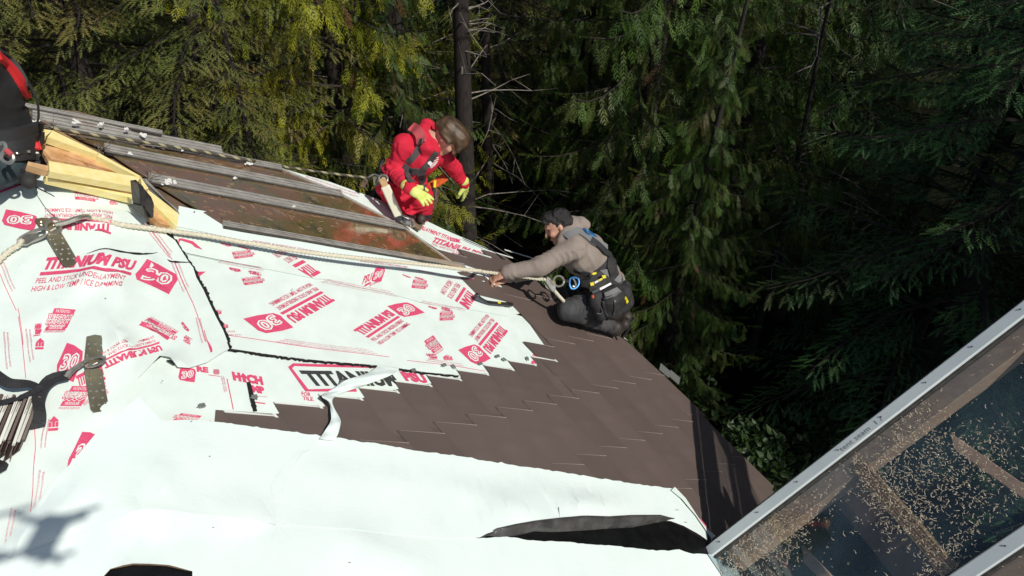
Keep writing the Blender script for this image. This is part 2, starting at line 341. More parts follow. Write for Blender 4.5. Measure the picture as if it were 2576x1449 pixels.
def grid_poly(pts, res):
    bm = bmesh.new(); vs = [bm.verts.new((p[0], p[1], 0)) for p in pts]; bm.faces.new(vs)
    bmesh.ops.triangulate(bm, faces=bm.faces[:])
    P = np.array(pts)
    for ax in (0, 1):
        k0, k1 = math.ceil(P[:, ax].min()/res), math.floor(P[:, ax].max()/res)
        for k in range(k0, k1+1):
            co = [0, 0, 0]; no = [0, 0, 0]; co[ax] = k*res+.00013; no[ax] = 1
            bmesh.ops.bisect_plane(bm, geom=bm.verts[:]+bm.edges[:]+bm.faces[:], plane_co=co, plane_no=no, dist=1e-6)
    bmesh.ops.remove_doubles(bm, verts=bm.verts, dist=1e-5)
    bm.verts.index_update(); v = np.array([q.co[:2] for q in bm.verts]); f = [tuple(x.index for x in q.verts) for q in bm.faces]; bm.free()
    return v, f
def orient_up(v3, f):
    out = []
    for q in f:
        n = np.cross(v3[q[1]]-v3[q[0]], v3[q[2]]-v3[q[0]]); out.append(q if n@(CAM-v3[q[0]]) > 0 else q[::-1])
    return out
def ragged(pts, seg, amp, closed=False):
    out = []; n = len(pts)
    for i in range(n if closed else n-1):
        p, q = np.array(pts[i]), np.array(pts[(i+1) % n]); L = np.linalg.norm(q-p); k = max(1, int(L/seg)); nn = np.array([-(q-p)[1], (q-p)[0]])/max(L, 1e-6)
        for j in range(k): out.append(tuple(p+(q-p)*j/k+(nn*rng.normal(0, amp) if j else 0)))
    if not closed: out.append(tuple(pts[-1]))
    return out
def sheet(name, poly, base, m, res=.08, lift=None, parent=None, wave=True, thick=.0, **kw):
    q = [ab(*p) for p in poly]; v, f = grid_poly(q, res)
    h = np.full(len(v), base)
    if lift is not None: h = h+lift(v)
    P = surf(v[:, 0], v[:, 1], h, wave)
    return link(name, mesh(name, P, orient_up(P, f)), m, parent or house, smooth=True, **kw)
def edge_lift(p0, p1, hgt, wd):
    A, B = ab(*p0), ab(*p1); d = B-A; L = np.linalg.norm(d); d = d/L
    def f(v):
        r = v-A; s = r@d; n = np.abs(r@np.array([-d[1], d[0]])); e = np.clip(1-n/wd, 0, 1); ends = np.clip(np.minimum(s, L-s)/(.2*L)+.2, 0, 1)
        return hgt*e*e*ends*(.7+.3*np.sin(s*23))
    return f
# deck and walls
DECK = [(60, 266), (407, 337), (408, 339), (557, 380), (707, 421), (860, 466), (950, 500), (1100, 567), (1240, 631), (1290, 668), (1575, 864), (1668, 950), (1774, 1051), (1877, 1167), (1943, 1228), (1905, 1330), (1870, 1500), (1700, 1640), (600, 1640), (-160, 1560), (-260, 900), (-200, 300)]
sheet('roof_deck', DECK, -.012, M_DECK, .25, wave=False)
wl = MB(); ed = [on_roof(*p, -.2) for p in DECK[:15]]; cen = np.array([-.6, 1.0, 0])
ins = []
for p in ed: d = cen-np.array([p[0], p[1], 0]); d = d/np.linalg.norm(d)*.35; ins.append(p+d)
for i in range(len(ins)-1):
    p, q = ins[i], ins[i+1]
    if np.linalg.norm(q-p) < .02: continue
    wl.add([p*[1, 1, 0], q*[1, 1, 0], q, p], [(0, 1, 2, 3)])
wl.build('wall', M_PLANK, house)
fs = MB(); ed0 = [on_roof(*p, -.014) for p in DECK[8:15]]
for i in range(len(ed0)-1):
    p, q = ed0[i], ed0[i+1]; d = unit(cen-np.array([p[0], p[1], 0]))*.02; fs.prism([p, q, q-[0, 0, .16], p-[0, 0, .16]], d)
fs.build('fascia', M_PLANK, house)

# underlayment strips, each lapped over the one below it
S_EAVE = sheet('underlayment', [(690, 440), (707, 423), (830, 459), (950, 502), (1100, 569), (1235, 631), (1246, 655), (1205, 672), (1170, 690), (1000, 620), (840, 520)], .003, M_WHITE, .1)
TE = [(545, 1040), (690, 1050), (684, 1020), (812, 1031), (800, 1001), (916, 1007), (905, 978), (1006, 986), (996, 958), (1092, 971), (1082, 943), (1168, 956)]
S_D = sheet('underlayment', [(330, 960), (430, 880), (560, 860), (1170, 925), (1180, 955), (1100, 985), (1000, 1000), (900, 1030), (800, 1050), (680, 1075), (545, 1090), (400, 1140), (290, 1120)], .003, M_WHITE, .06)
c_low = V('6', 370, 150, 700, 195, 1100, 240, 1450, 275, 1720, 300)+V('5', 560, 1150, 710, 1170, 950, 1205, 1250, 1232)
S_C = sheet('underlayment', [(430, 640)]+[(520, 640), (652, 664), (800, 690), (1006, 733), (1055, 750), (1274, 786), (1340, 805), (1410, 880), (1425, 910), (1352, 935), (1235, 962), (1160, 952)]+c_low[::-1], .008, M_WHITE, .06)
blk = ragged(c_low[:5], 5, 1.0); low = [(x-2, y+7+rng.normal(0, .9)) for x, y in blk]
sheet('bitumen_edge', blk+low[::-1], .0065, M_TAR, .05)
blk = ragged(c_low[6:], 5, .8); low = [(x, y+6+rng.normal(0, .8)) for x, y in blk]
sheet('bitumen_edge', blk+low[::-1], .0065, M_TAR, .05)
b_low = V('4', 180, 615, 420, 660, 900, 750, 1400, 850, 1480, 852)+V('5', 300, 432, 700, 517, 900, 570, 1690, 702)
S_B = sheet('underlayment', [(420, 570), (700, 615), (1000, 665), (1195, 690), (1320, 735), (1352, 757), (1330, 785)]+b_low[::-1], .013, M_WHITE, .06)
a_up = V('H', 355, 822, 480, 850, 700, 885, 830, 910, 1000, 965, 1130, 995, 1300, 1005, 1500, 1050, 1800, 1110, 2300, 1210, 2560, 1262)
S_A = sheet('underlayment', a_up+[(1167, 672), (1230, 693), (1297, 738), (1280, 733), (1190, 706), (1000, 678), (680, 622), (440, 577)], .018, M_BLANK, .08)
f_r = V('2', 1320, 372, 1440, 400, 1500, 470, 1570, 515, 1700, 708, 1738, 752, 1768, 842, 1830, 950, 1895, 1100, 1945, 1210, 2005, 1330, 2045, 1440)+V('6', 345, 105, 366, 172)
f_low = V('6', 366, 172, 165, 298, 0, 350)+[(440, 936), (420, 914), (396, 905)]
S_F = sheet('underlayment', [(-190, 430), (40, 437), (90, 447), (180, 449), (290, 468), (345, 520), (360, 560)]+f_r+f_low[1:]+[(345, 960), (300, 1075), (120, 1330), (0, 1500), (-190, 1500)], .022, M_WHITE, .045,
            lift=lambda v: edge_lift((469, 937), (396, 905), .02, .1)(v)+edge_lift((572, 886), (469, 937), .008, .06)(v), label='white printed cap sheet draped over the hip with a torn black edge')
blk = ragged([(p[0]-1, p[1]) for p in f_r], 4, 1.0); low = [(x+(9 if y > 690 else 5)+rng.normal(0, 1.1), y-2+rng.normal(0, .8)) for x, y in blk]
sheet('bitumen_edge', blk+low[::-1], .0205, M_TAR, .04)
# torn slit on the hip sheet and small cracks where laps lift
for pts, wdt in ((V('2', 790, 640, 940, 608, 1200, 640, 1300, 655, 1410, 630), 2.2), (V('2', 1500, 690, 1545, 708, 1700, 712), 2.0), (V('2', 330, 80, 430, 230, 560, 350), 1.3), (V('2', 130, 15, 300, 30, 420, 90, 520, 150), 1.6),
                 (V('3', 930, 250, 985, 268), 6)):
    P = [np.array(p) for p in catmull(pts, 4)]; up = []; dn = []
    for i, p in enumerate(P): w_ = wdt*math.sin(math.pi*(i+.3)/(len(P)))*rng.uniform(.5, 1.2)+.3; up.append((p[0], p[1]-w_)); dn.append((p[0], p[1]+w_))
    sheet('torn_slit', up+dn[::-1], .0256, M_TAR, .05)

# bottom blank sheets lapped over the brown shingles
e_up = [(545, 1074), (620, 1083), (720, 1095), (835, 1111)]+[(960, 1128), (1060, 1146)]+V('B', 0, 262, 210, 295, 450, 330, 740, 372, 960, 405, 1110, 430, 1380, 470, 1690, 515, 1740, 515)
E_POLY = [(249, 1096), (290, 1060), (345, 1010), (400, 1070), (470, 1068)]+ragged(e_up, 9, 1.1)+V('B', 1800, 600, 1920, 745, 2010, 880)
LIPU = V('B', 2010, 940, 1920, 880, 1820, 820, 1720, 785, 1600, 765, 1400, 768, 1200, 782, 1000, 782, 800, 800, 600, 818, 440, 845, 300, 875, 230, 895, 170, 926)
LIPL = V('B', 170, 926, 400, 913, 640, 944, 850, 948, 1040, 966, 1250, 980, 1450, 1005, 1600, 1022, 1790, 1008, 1870, 1035, 2000, 1045, 2110, 1056)
S_E = sheet('underlayment', E_POLY+LIPU+[(1100, 1362), (700, 1330), (684, 1331), (360, 1302), (235, 1345), (40, 1420), (0, 1405), (155, 1209)], .036, M_BLANK, .07,
            lift=lambda v: edge_lift(LIPU[0], LIPU[-1], .035, .16)(v), label='blank white sheet across the foot of the roof')
S_E2 = sheet('underlayment', [(1120, 1350), LIPL[0]]+ragged(LIPL, 9, .8)[1:]+[(1822, 1420), (1860, 1480), (1800, 1640), (1000, 1640), (650, 1640), (640, 1560), (660, 1449), (684, 1328)], .031, M_BLANK, .07, lift=edge_lift((684, 1328), (650, 1500), .012, .05))
S_E3 = sheet('underlayment', [(684, 1334), (660, 1449), (645, 1560), (640, 1640), (480, 1640), (476, 1449), (420, 1434), (340, 1430), (285, 1440), (255, 1470), (180, 1640), (-190, 1640), (-190, 1470), (0, 1402), (40, 1415), (235, 1340), (360, 1298)], .040, M_BLANK, .07,
            lift=lambda v: edge_lift((684, 1334), (655, 1500), .016, .06)(v)+edge_lift((360, 1298), (684, 1331), .01, .05)(v)+edge_lift((285, 1440), (476, 1446), .02, .12)(v))
# long lifted lap edge in the middle of the blank sheet
lap = V('6', 1097, 1090, 1020, 1140, 940, 1260, 915, 1300, 885, 1360, 850, 1449)+[(702, 1270)]
sheet('lap_edge', lap+[(680, 1270), (672, 1235), (700, 1190), (745, 1145)], .0385, M_BLANK, .04, lift=edge_lift((774, 1141), (702, 1270), .022, .035))
# the lifted openings: black film beneath, the curled underside of the sheet above
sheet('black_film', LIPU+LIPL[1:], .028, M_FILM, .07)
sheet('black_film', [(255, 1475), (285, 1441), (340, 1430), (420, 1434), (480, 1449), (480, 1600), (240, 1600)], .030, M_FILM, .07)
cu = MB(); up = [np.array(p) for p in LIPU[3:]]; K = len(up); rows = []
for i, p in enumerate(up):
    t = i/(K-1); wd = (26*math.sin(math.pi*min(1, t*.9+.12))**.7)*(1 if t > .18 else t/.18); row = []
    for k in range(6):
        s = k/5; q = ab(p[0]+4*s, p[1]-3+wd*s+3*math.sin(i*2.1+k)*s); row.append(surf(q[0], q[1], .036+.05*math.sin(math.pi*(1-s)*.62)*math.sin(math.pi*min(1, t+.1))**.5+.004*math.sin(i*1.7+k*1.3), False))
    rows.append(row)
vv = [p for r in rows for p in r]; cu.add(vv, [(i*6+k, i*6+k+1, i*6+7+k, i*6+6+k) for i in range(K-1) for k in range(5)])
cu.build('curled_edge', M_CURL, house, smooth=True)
sheet('flashing_flap', V('B', 2010, 1050, 2110, 1056, 2150, 1000, 2230, 1050, 2200, 1085, 2260, 1200, 2300, 1300, 2200, 1350, 2110, 1200), .042, M_BLUEF, .06, wave=False)
sheet('flashing_strip', V('B', 1715, 540, 1745, 512, 1830, 600, 1935, 760, 2065, 905, 2040, 935, 2005, 880, 1915, 745, 1800, 610), .046, M_WHITE, .06, wave=False, label='narrow white turned edge beside the glazed roof')
sheet('red_tape', V('B', 1938, 765, 1950, 770, 2030, 870, 2022, 872), .049, M_RED, .1, wave=False)

# ------------------------------------------------------------------ print on the sheets
TXT = {}
def text2d(s, off=.0, shear=0.):
    k = (s, off, shear)
    if k not in TXT:
        c = bpy.data.curves.new('t', 'FONT'); c.body = s; c.size = 1; c.resolution_u = 2; c.offset = off; c.shear = shear
        o = bpy.data.objects.new('t', c); me = bpy.data.meshes.new_from_object(o)
        v = np.array([p.co[:2] for p in me.vertices]); f = [tuple(p.vertices) for p in me.polygons]
        bpy.data.objects.remove(o); bpy.data.curves.remove(c); bpy.data.meshes.remove(me)
        v = (v-v.min(0))/(v.max(0)-v.min(0)); TXT[k] = (v, f)
    return TXT[k]
class Print:
    def __init__(s): s.v = []; s.f = []; s.m = []; s.lv = []
    def poly(s, pts, m=0, lv=0): o = len(s.v); s.v += [tuple(p) for p in pts]; s.f.append(tuple(range(o, o+len(pts)))); s.m.append(m); s.lv += [lv]*len(pts); return s
    def rect(s, x0, y0, x1, y1, m=0, lv=0, sk=0): return s.poly([(x0+y0*sk, y0), (x1+y0*sk, y0), (x1+y1*sk, y1), (x0+y1*sk, y1)], m, lv)
    def text(s, t, x0, y0, x1, y1, m=0, off=.02, shear=0, lv=0, a=0):
        v, f = text2d(t, off, shear); o = len(s.v); c, n = math.cos(a), math.sin(a)
        for p in v: x, y = p[0]*(x1-x0), p[1]*(y1-y0); s.v.append((x0+x*c-y*n, y0+x*n+y*c))
        s.f += [tuple(i+o for i in q) for q in f]; s.m += [m]*len(f); s.lv += [lv]*len(v); return s
    def place(s, sh, base, p0, p1, p2, res=.05, clip=None, name='printed_lettering'):
        A, B, Cc = ab(*p0), ab(*p1), ab(*p2); q = np.array(s.v); Q = A+q[:, :1]*(B-A)+q[:, 1:]*(Cc-A)
        bm = bmesh.new(); vs = [bm.verts.new((x[0], x[1], .0011*l)) for x, l in zip(Q, s.lv)]
        for f, m in zip(s.f, s.m):
            try: fc = bm.faces.new([vs[i] for i in f]); fc.material_index = m
            except ValueError: pass
        bmesh.ops.triangulate(bm, faces=[f for f in bm.faces if len(f.verts) > 4])
        for ax in (0, 1):
            for k in range(math.ceil(Q[:, ax].min()/res), math.floor(Q[:, ax].max()/res)+1):
                co = [0, 0, 0]; no = [0, 0, 0]; co[ax] = k*res+.00021; no[ax] = 1
                bmesh.ops.bisect_plane(bm, geom=bm.verts[:]+bm.edges[:]+bm.faces[:], plane_co=co, plane_no=no)
        if clip:
            for (c0, c1) in clip:          # keep what lies to the left of c0 -> c1 as read in the photograph
                a0, a1 = ab(*c0), ab(*c1); d = a1-a0; nrm = np.array([-d[1], d[0]])
                side = ab(*(np.array(c0)+np.array(c1))/2+np.array([(c1[1]-c0[1]), -(c1[0]-c0[0])])*.05)
                if (side-a0)@nrm < 0: nrm = -nrm
                bmesh.ops.bisect_plane(bm, geom=bm.verts[:]+bm.edges[:]+bm.faces[:], plane_co=(a0[0], a0[1], 0), plane_no=(nrm[0], nrm[1], 0), clear_inner=True)
        bm.verts.index_update(); co = np.array([v.co[:] for v in bm.verts])
        if len(co) == 0: bm.free(); return
        P = surf(co[:, 0], co[:, 1], base+.0034+co[:, 2]); f = orient_up(P, [tuple(x.index for x in q.verts) for q in bm.faces]); mi = [q.material_index for q in bm.faces]; bm.free()
        return link(name, mesh(name, P, f, mi), [M_RED, M_WHITE, M_BLK], sh)
def thirty(pr, cx, cy, sx=1., sy=1.):
    H = [(-.30, .25), (-.22, 1.15), (.02, .95), (.30, .55), (.34, .1), (.30, -.35), (.24, -1.15), (-.02, -.9), (-.30, -.5), (-.34, -.1)]
    pr.poly([(cx+x*sx, cy+y*sy) for x, y in H], 0); pr.text('30', cx-.25*sx, cy-.52*sy, cx+.25*sx, cy+.5*sy, 1, .07, .15, 1); pr.text('30', cx-.215*sx, cy-.42*sy, cx+.215*sx, cy+.40*sy, 0, -.012, .15, 2); return pr
def blockT(word='TITANIUM PSU', hexa=True, lines=True, hx=1.28, hy=-.1):
    p = Print(); p.text(word, 0, 0, 1, 1, 0, .06, .22); p.rect(-.02, -.42, .97, -.16, 0)
    if lines: p.text('PEEL AND STICK UNDERLAYMENT', -.04, -1.02, .92, -.62, 0, .004, .1); p.text('HIGH & LOW TEMP / ICE DAMMING', -.06, -1.62, .90, -1.22, 0, .004, .1)
    if hexa: thirty(p, hx, hy, .78, 1.15)
    return p
def blockS(tail=True):
    p = Print(); p.rect(0, .72, 1, 1, 0, 0, .18); p.text('PATENTED', .3, .79, .96, .93, 1, .0, 0, 1); p.rect(0, 0, 1, .36, 0, 0, .18)
    p.text('SURE-FOOT', -.06, .34, 1.16, .76, 0, .05, .25, 1); p.text('SURE-FOOT', -.02, .39, 1.13, .71, 1, .01, .25, 2); p.text('NODULAR', .2, .05, .88, .2, 1, .02, 0, 1)
    z = [(.0+i*.0625+.04, .27+(.05 if (i//2) % 2 else -.02)) for i in range(16)]
    for i in range(15): p.poly([(z[i][0], z[i][1]-.018), (z[i+1][0], z[i+1][1]-.018), (z[i+1][0], z[i+1][1]+.018), (z[i][0], z[i][1]+.018)], 1, 1)
    p.text('WALKING SURFACE', -.03, -.16, .97, -.05, 0, 0)
    return p
def blockH(): return Print().text('HIGH', 0, .52, 1, 1, 0, .05, .1).text('TEMP', .12, 0, 1.1, .46, 0, .05, .1).rect(-.05, -.14, 1, -.08)
def blockB():
    p = Print().rect(0, 0, 1, .2).rect(0, .28, .3, .62).rect(.36, .28, .64, .8).rect(.7, .28, 1, .62); p.poly([(0, .66), (.3, .66), (.5, 1), (.7, .86), (1, .66), (1, .74), (.5, 1.1)]); return p
def fine(n=2, s='MEETS & EXCEEDS ASTM D1970 www titanium underlayment 1 866 447 0777'):
    p = Print()
    for i in range(n): p.text(s, .03*i, i*1.5, 1-.05*i, i*1.5+1, 0, -.004)
    return p
def bar(): return Print().rect(0, 0, 1, 1)
def line(sh, base, k, pts, w_=1.4, m=M_RED):
    P = [np.array(p) for p in catmull(V(k, *pts), 4)] if len(pts) > 4 else [np.array(p) for p in V(k, *pts)]
    d = [unit(P[min(i+1, len(P)-1)]-P[max(i-1, 0)]) for i in range(len(P))]
    up = [tuple(p+np.array([-t[1], t[0]])*w_/2) for p, t in zip(P, d)]; dn = [tuple(p-np.array([-t[1], t[0]])*w_/2) for p, t in zip(P, d)]
    sheet('printed_line', up+dn[::-1], base+.003, m, .05, parent=sh)
def put(pr, sh, base, k, x0, y0, x1, y1, x2, y2, **kw): return pr.place(sh, base, *V(k, x0, y0, x1, y1, x2, y2), **kw)
# strip with the large repeats
put(blockT(), S_C, .008, '4', 1485, 985, 1110, 1190, 1585, 1040)
put(blockT('TITANIUM PSI'), S_C, .008, '5', 395, 872, 690, 682, 290, 825)
put(blockT(), S_C, .008, '5', 1620, 778, 1455, 985, 1700, 832)
put(blockS(), S_C, .008, '4', 900, 825, 735, 845, 955, 878)
put(blockH(), S_C, .008, '4', 905, 790, 800, 770, 915, 820); put(blockB(), S_C, .008, '4', 720, 755, 620, 735, 735, 785)
put(blockS(), S_C, .008, '5', 1195, 662, 1080, 665, 1215, 735); put(blockH(), S_C, .008, '5', 1180, 630, 1095, 615, 1190, 660); put(blockB(), S_C, .008, '5', 1050, 620, 975, 600, 1060, 640)
put(blockS(), S_C, .008, '5', 1020, 1040, 1100, 985, 920, 935); put(blockH(), S_C, .008, '5', 975, 1085, 1055, 1085, 950, 1040); put(blockB(), S_C, .008, '5', 1115, 1100, 1195, 1100, 1100, 1055)
put(Print().text('TITANIUM', 0, 0, 1, 1, 0, .03, .2).rect(0, -.4, .9, -.15), S_C, .008, '5', 2040, 1085, 1905, 1085, 2075, 975, clip=[V('5', 2110, 1100, 1940, 960)])
put(Print().poly([(0, 0), (1, .5), (.1, 1)]), S_C, .008, '4', 325, 840, 410, 805, 325, 780); put(blockB(), S_C, .008, '4', 480, 1170, 550, 1165, 480, 1130); put(blockB(), S_C, .008, '4', 535, 1295, 610, 1295, 530, 1255)
put(fine(1, 'ASTM D1970'), S_C, .008, '4', 545, 1335, 670, 1335, 545, 1320); put(fine(1, '866 447 0777'), S_C, .008, '4', 560, 1362, 730, 1366, 560, 1350)
line(S_C, .008, '6', (340, 30, 900, 105, 1400, 170, 1825, 224), 1.1); line(S_C, .008, '5', (780, 1100, 1200, 1150, 1490, 1195), 1.0)
put(fine(3), S_C, .008, '6', 800, 92, 1715, 203, 804, 82); put(fine(2), S_C, .008, '5', 955, 1108, 1290, 1158, 957, 1098)
# narrow strip above it
put(blockS(), S_B, .013, '4', 810, 590, 645, 610, 865, 640); put(blockH(), S_B, .013, '4', 810, 575, 705, 548, 815, 590); put(blockB(), S_B, .013, '4', 640, 540, 545, 520, 645, 560)
put(blockT('TITA', False, False).text('PEEL AND ST', .1, -1.1, 1, -.65, 0, 0).text('HIGH & LOW', .2, -1.8, 1.1, -1.3, 0, 0), S_B, .013, '4', 1330, 715, 1235, 765, 1450, 795)
pu = Print(); pu.text('PSU', -.1, -.1, .5, .9, 0, .03, .2); thirty(pu, .95, .25, 1.3, .95); pu.rect(.1, -.5, .5, -.25); pu.text('SELF ADHERED', .45, -.8, 1.2, -.5, 0, 0)
put(pu, S_B, .013, '5', 385, 405, 520, 345, 400, 330)
put(blockS(), S_B, .013, '5', 960, 385, 835, 375, 970, 455); put(blockH(), S_B, .013, '5', 940, 365, 850, 345, 945, 380); put(blockB(), S_B, .013, '5', 810, 350, 735, 325, 812, 362)
put(blockT('TITANI', False, False).text('PEEL AND STICK', .0, -1.2, 1, -.7, 0, 0).text('HIGH & LOW', .1, -1.9, 1, -1.4, 0, 0), S_B, .013, '5', 1325, 465, 1245, 590, 1410, 520)
put(Print().poly([(0, 0), (.15, .9), (.25, 1), (.72, .85), (1, .05), (.72, .2), (.6, .55), (.2, .75)]), S_B, .013, '4', 150, 560, 380, 590, 120, 480)
put(fine(2), S_B, .013, '4', 520, 700, 930, 780, 523, 688); put(fine(3), S_B, .013, '5', 0, 400, 690, 530, 3, 390); put(fine(2), S_B, .013, '5', 900, 580, 1300, 660, 903, 570)
line(S_B, .013, '4', (190, 612, 420, 655, 900, 745), .9, M_BLK)
for pz in ((350, 215, 780, 275), (870, 300, 1030, 330), (1130, 355, 1380, 385)): put(fine(1, 'PATENTED SLIP RESISTANT TITANIUM UNDERLAYMENT'), S_A, .018, '5', *pz, pz[0]+4, pz[1]-14)
put(fine(1, 'PATENTED SLIP RESISTANT TITANIUM UNDERLAYMENT'), S_A, .018, '4', 830, 515, 1600, 650, 834, 503)
# nail marks on the blank selvage and scattered specks
for k, pts in (('4', (287, 270, 537, 322, 783, 375, 1236, 465, 1437, 508, 1638, 547, 1787, 573, 1962, 612, 1170, 968)), ('5', (190, 65, 513, 128, 762, 805, 335, 90, 1168, 285)), ('3', (1057, 613, 1157, 815, 1177, 1212, 793, 155, 895, 387, 1945, 1408)), ('2', (925, 915, 950, 1055, 1090, 408)), ('B', (1760, 703, 1828, 803))):
    sp = Print()
    for x, y in [(pts[i], pts[i+1]) for i in range(0, len(pts), 2)]:
        p = np.array(V(k, x, y)); 
        pr = Print().poly([(0, 0), (.6, .5), (1.4, .2), (1, 1), (.2, 1.4), (-.4, .6)], 2); pr.place(house, .046 if k in '3B' else .026, tuple(p), tuple(p+[2.4, .5]), tuple(p+[.3, -2.0]), name='cap_nail')
# upper eave strip
for (x0, y0, x1, y1, x2, y2) in ((1005, 18, 1465, 170, 1040, -25), (1170, 10, 1270, 30, 1180, -20)):
    put(Print().text('TITANIUM PSU' if x0 < 1100 else 'UDL', 0, 0, 1, 1, 0, .04, .2), S_EAVE, .003, '5', x0, y0, x1, y1, x2, y2)
put(Print().text('UNDERLAYMENT TITANIUM', 0, 0, 1, 1, 0, .03, .2), S_EAVE, .003, '0', 1030, 568, 1150, 612, 1036, 560)
put(fine(2, 'PEEL AND STICK UNDERLAYMENT'), S_EAVE, .003, '5', 1010, 45, 1440, 190, 1015, 30); put(fine(2), S_EAVE, .003, '0', 760, 452, 900, 500, 762, 448); put(blockH(), S_EAVE, .003, '0', 955, 548, 985, 560, 960, 541)
put(blockS(), S_EAVE, .003, '5', 1165, 150, 1290, 185, 1175, 110)
# bottom printed strip: the large black and red mark
lg = Print(); lg.text('TITANIUM', 0, 0, 1, 1, 2, .045, -.0); lg.text('R', 1.015, .93, 1.03, 1.05, 2, 0)
put(lg, S_D, .003, '6', 1125, 487, 1945, 490, 1012, 340)
o = Print()
for q in (((915, 310), (960, 275), (975, 300), (952, 322)), ((960, 275), (1700, 300), (1720, 325), (975, 300)), ((915, 310), (952, 322), (1095, 516), (1070, 535)), ((1095, 516), (1330, 512), (1330, 538), (1070, 535)), ((1365, 520), (1525, 515), (1532, 541), (1362, 540))):
    A = ab(*V('6', 900, 500)); 
    sheet('printed_line', V('6', *[c for p in q for c in p]), .0065, M_RED, .06, parent=S_D)
put(Print().text('PSU', 0, 0, 1, 1, 0, .07, 0), S_D, .003, '5', 775, 1285, 985, 1308, 712, 1195)
put(Print().text('FOR', 0, .52, .75, 1, 0, .02).text('TILE.', .05, 0, 1, .44, 0, .02), S_D, .003, '6', 1040, 612, 1150, 625, 1033, 535)
put(Print().text('H  CH', 0, 0, 1, 1, 0, .08).poly([(.315, .0), (.435, .0), (.435, .5), (.52, .5), (.375, 1.05), (.235, .5), (.315, .5)]), S_D, .003, '6', 415, 440, 692, 482, 398, 357)
put(Print().text('MP', 0, 0, 1, 1, 0, .07), S_D, .003, '6', 590, 545, 706, 560, 575, 478); put(fine(1, 'ASTM D1970'), S_D, .003, '6', 600, 582, 720, 590, 600, 572); put(Print().text('38', 0, 0, 1, 1, 2, .02), S_D, .003, '6', 600, 612, 635, 615, 598, 596); put(bar(), S_D, .003, '6', 615, 640, 705, 650, 614, 630)
put(Print().text('RE', 0, 0, 1, 1, 0, .06), S_D, .003, '6', 85, 360, 190, 372, 80, 308)
bt = Print()
for i in range(9): bt.rect(.1+.02*abs(i-4), i*.1, .9-.02*abs(i-4), i*.1+.055)
put(bt, S_D, .003, '6', 225, 385, 300, 385, 222, 332); put(bar(), S_D, .003, '6', 190, 393, 295, 406, 190, 388)
line(S_D, .003, '6', (357, 425, 416, 700), 2.2); put(fine(2, 'UNDERLAYMENT TITANIUM'), S_D, .003, '6', 300, 400, 330, 545, 312, 400)
t30 = thirty(Print(), .5, .5, 1.4, .5); put(t30, S_D, .003, '6', -80, 470, 90, 440, -95, 330)
put(blockS(), S_D, .003, '3', 970, 575, 1090, 590, 1000, 530); put(blockH(), S_D, .003, '3', 1185, 585, 1198, 605, 1185, 570)
sheet('bitumen_edge', ragged(V('6', 533, 455, 566, 450), 4, .5)+ragged(V('6', 605, 580, 632, 716), 4, .8)+ragged(V('6', 595, 720, 560, 590), 4, .8), .0075, M_TAR, .05)
# hip sheet
put(blockT(), S_F, .022, '2', 405, 785, 1205, 800, 440, 672)
put(blockT(lines=True), S_F, .022, '2', 985, 400, 375, 345, 1000, 470)
put(blockS(), S_F, .022, '2', 860, 105, 690, 95, 890, 175); put(blockH(), S_F, .022, '2', 1055, 165, 985, 165, 1055, 195); put(blockB(), S_F, .022, '2', 1010, 95, 930, 80, 1015, 110)
put(blockS(), S_F, .022, '2', 430, 1310, 620, 1310, 480, 1140); put(blockH(), S_F, .022, '2', 325, 1370, 385, 1360, 335, 1280)
put(blockS(), S_F, .022, '2', 1590, 1350, 1340, 1215, 1545, 1445); put(blockB(), S_F, .022, '2', 1700, 1330, 1640, 1250, 1680, 1350); put(blockH(), S_F, .022, '2', 1720, 1420, 1660, 1380, 1700, 1470)
put(blockT('TITANIUM PSU', False, True), S_F, .022, '3', 590, 265, 900, 160, 600, 300); t30 = thirty(Print(), .5, .5, 1.2, .55); put(t30, S_F, .022, '3', 300, 360, 470, 345, 345, 175)
put(blockS(), S_F, .022, '3', 352, 505, 470, 505, 400, 395); t30 = thirty(Print(), .5, .5, 1.2, .55); put(t30, S_F, .022, '3', 345, 905, 540, 830, 420, 690)
put(blockS(), S_F, .022, '3', 262, 75, 375, 75, 290, -10); put(blockB(), S_F, .022, '3', 210, 185, 258, 185, 215, 125); put(blockH(), S_F, .022, '3', 200, 100, 235, 95, 210, 40); put(blockB(), S_F, .022, '3', 285, 645, 340, 640, 290, 570)
put(blockT('PSU', False, False).text('UNDERLAYMENT', 0, 1.1, 1.3, 1.5, 0, 0), S_F, .022, '2', 215, -10, -30, 75, 190, -80)
put(blockT('TITANIUM', False, True), S_F, .022, '3', 460, 400, 600, 330, 440, 340)
line(S_F, .022, '2', (-40, 680, 60, 920, 165, 1150), 1.6); line(S_F, .022, '2', (180, 1130, 205, 1250, 228, 1460), 1.6); line(S_F, .022, '3', (118, 0, 140, 170, 160, 350), 1.7); line(S_F, .022, '3', (213, 590, 210, 820, 185, 1115), 1.8)
line(S_F, .022, '2', (1305, 370, 1360, 440, 1545, 690), 1.3); line(S_F, .022, '2', (1570, 720, 1690, 985, 1750, 1120, 1850, 1440), 1.5); line(S_F, .022, '6', (140, 0, 165, 90, 205, 165, 212, 255), 1.6)
put(fine(3), S_F, .022, '2', 1330, 460, 1510, 680, 1345, 452); put(fine(3), S_F, .022, '2', 1530, 720, 1640, 980, 1548, 715); put(fine(2), S_F, .022, '2', 10, 720, 120, 985, 28, 715); put(fine(2), S_F, .022, '3', 150, 70, 175, 260, 163, 68)
put(fine(2), S_F, .022, '3', 235, 870, 195, 1080, 250, 872); put(fine(2), S_F, .022, '3', 262, 570, 232, 740, 276, 572); put(fine(2), S_F, .022, '3', 70, 1075, 35, 1290, 85, 1078); put(fine(2), S_F, .022, '2', 1750, 1215, 1800, 1450, 1770, 1215); put(fine(2), S_F, .022, '3', 25, 85, 45, 300, 38, 83)

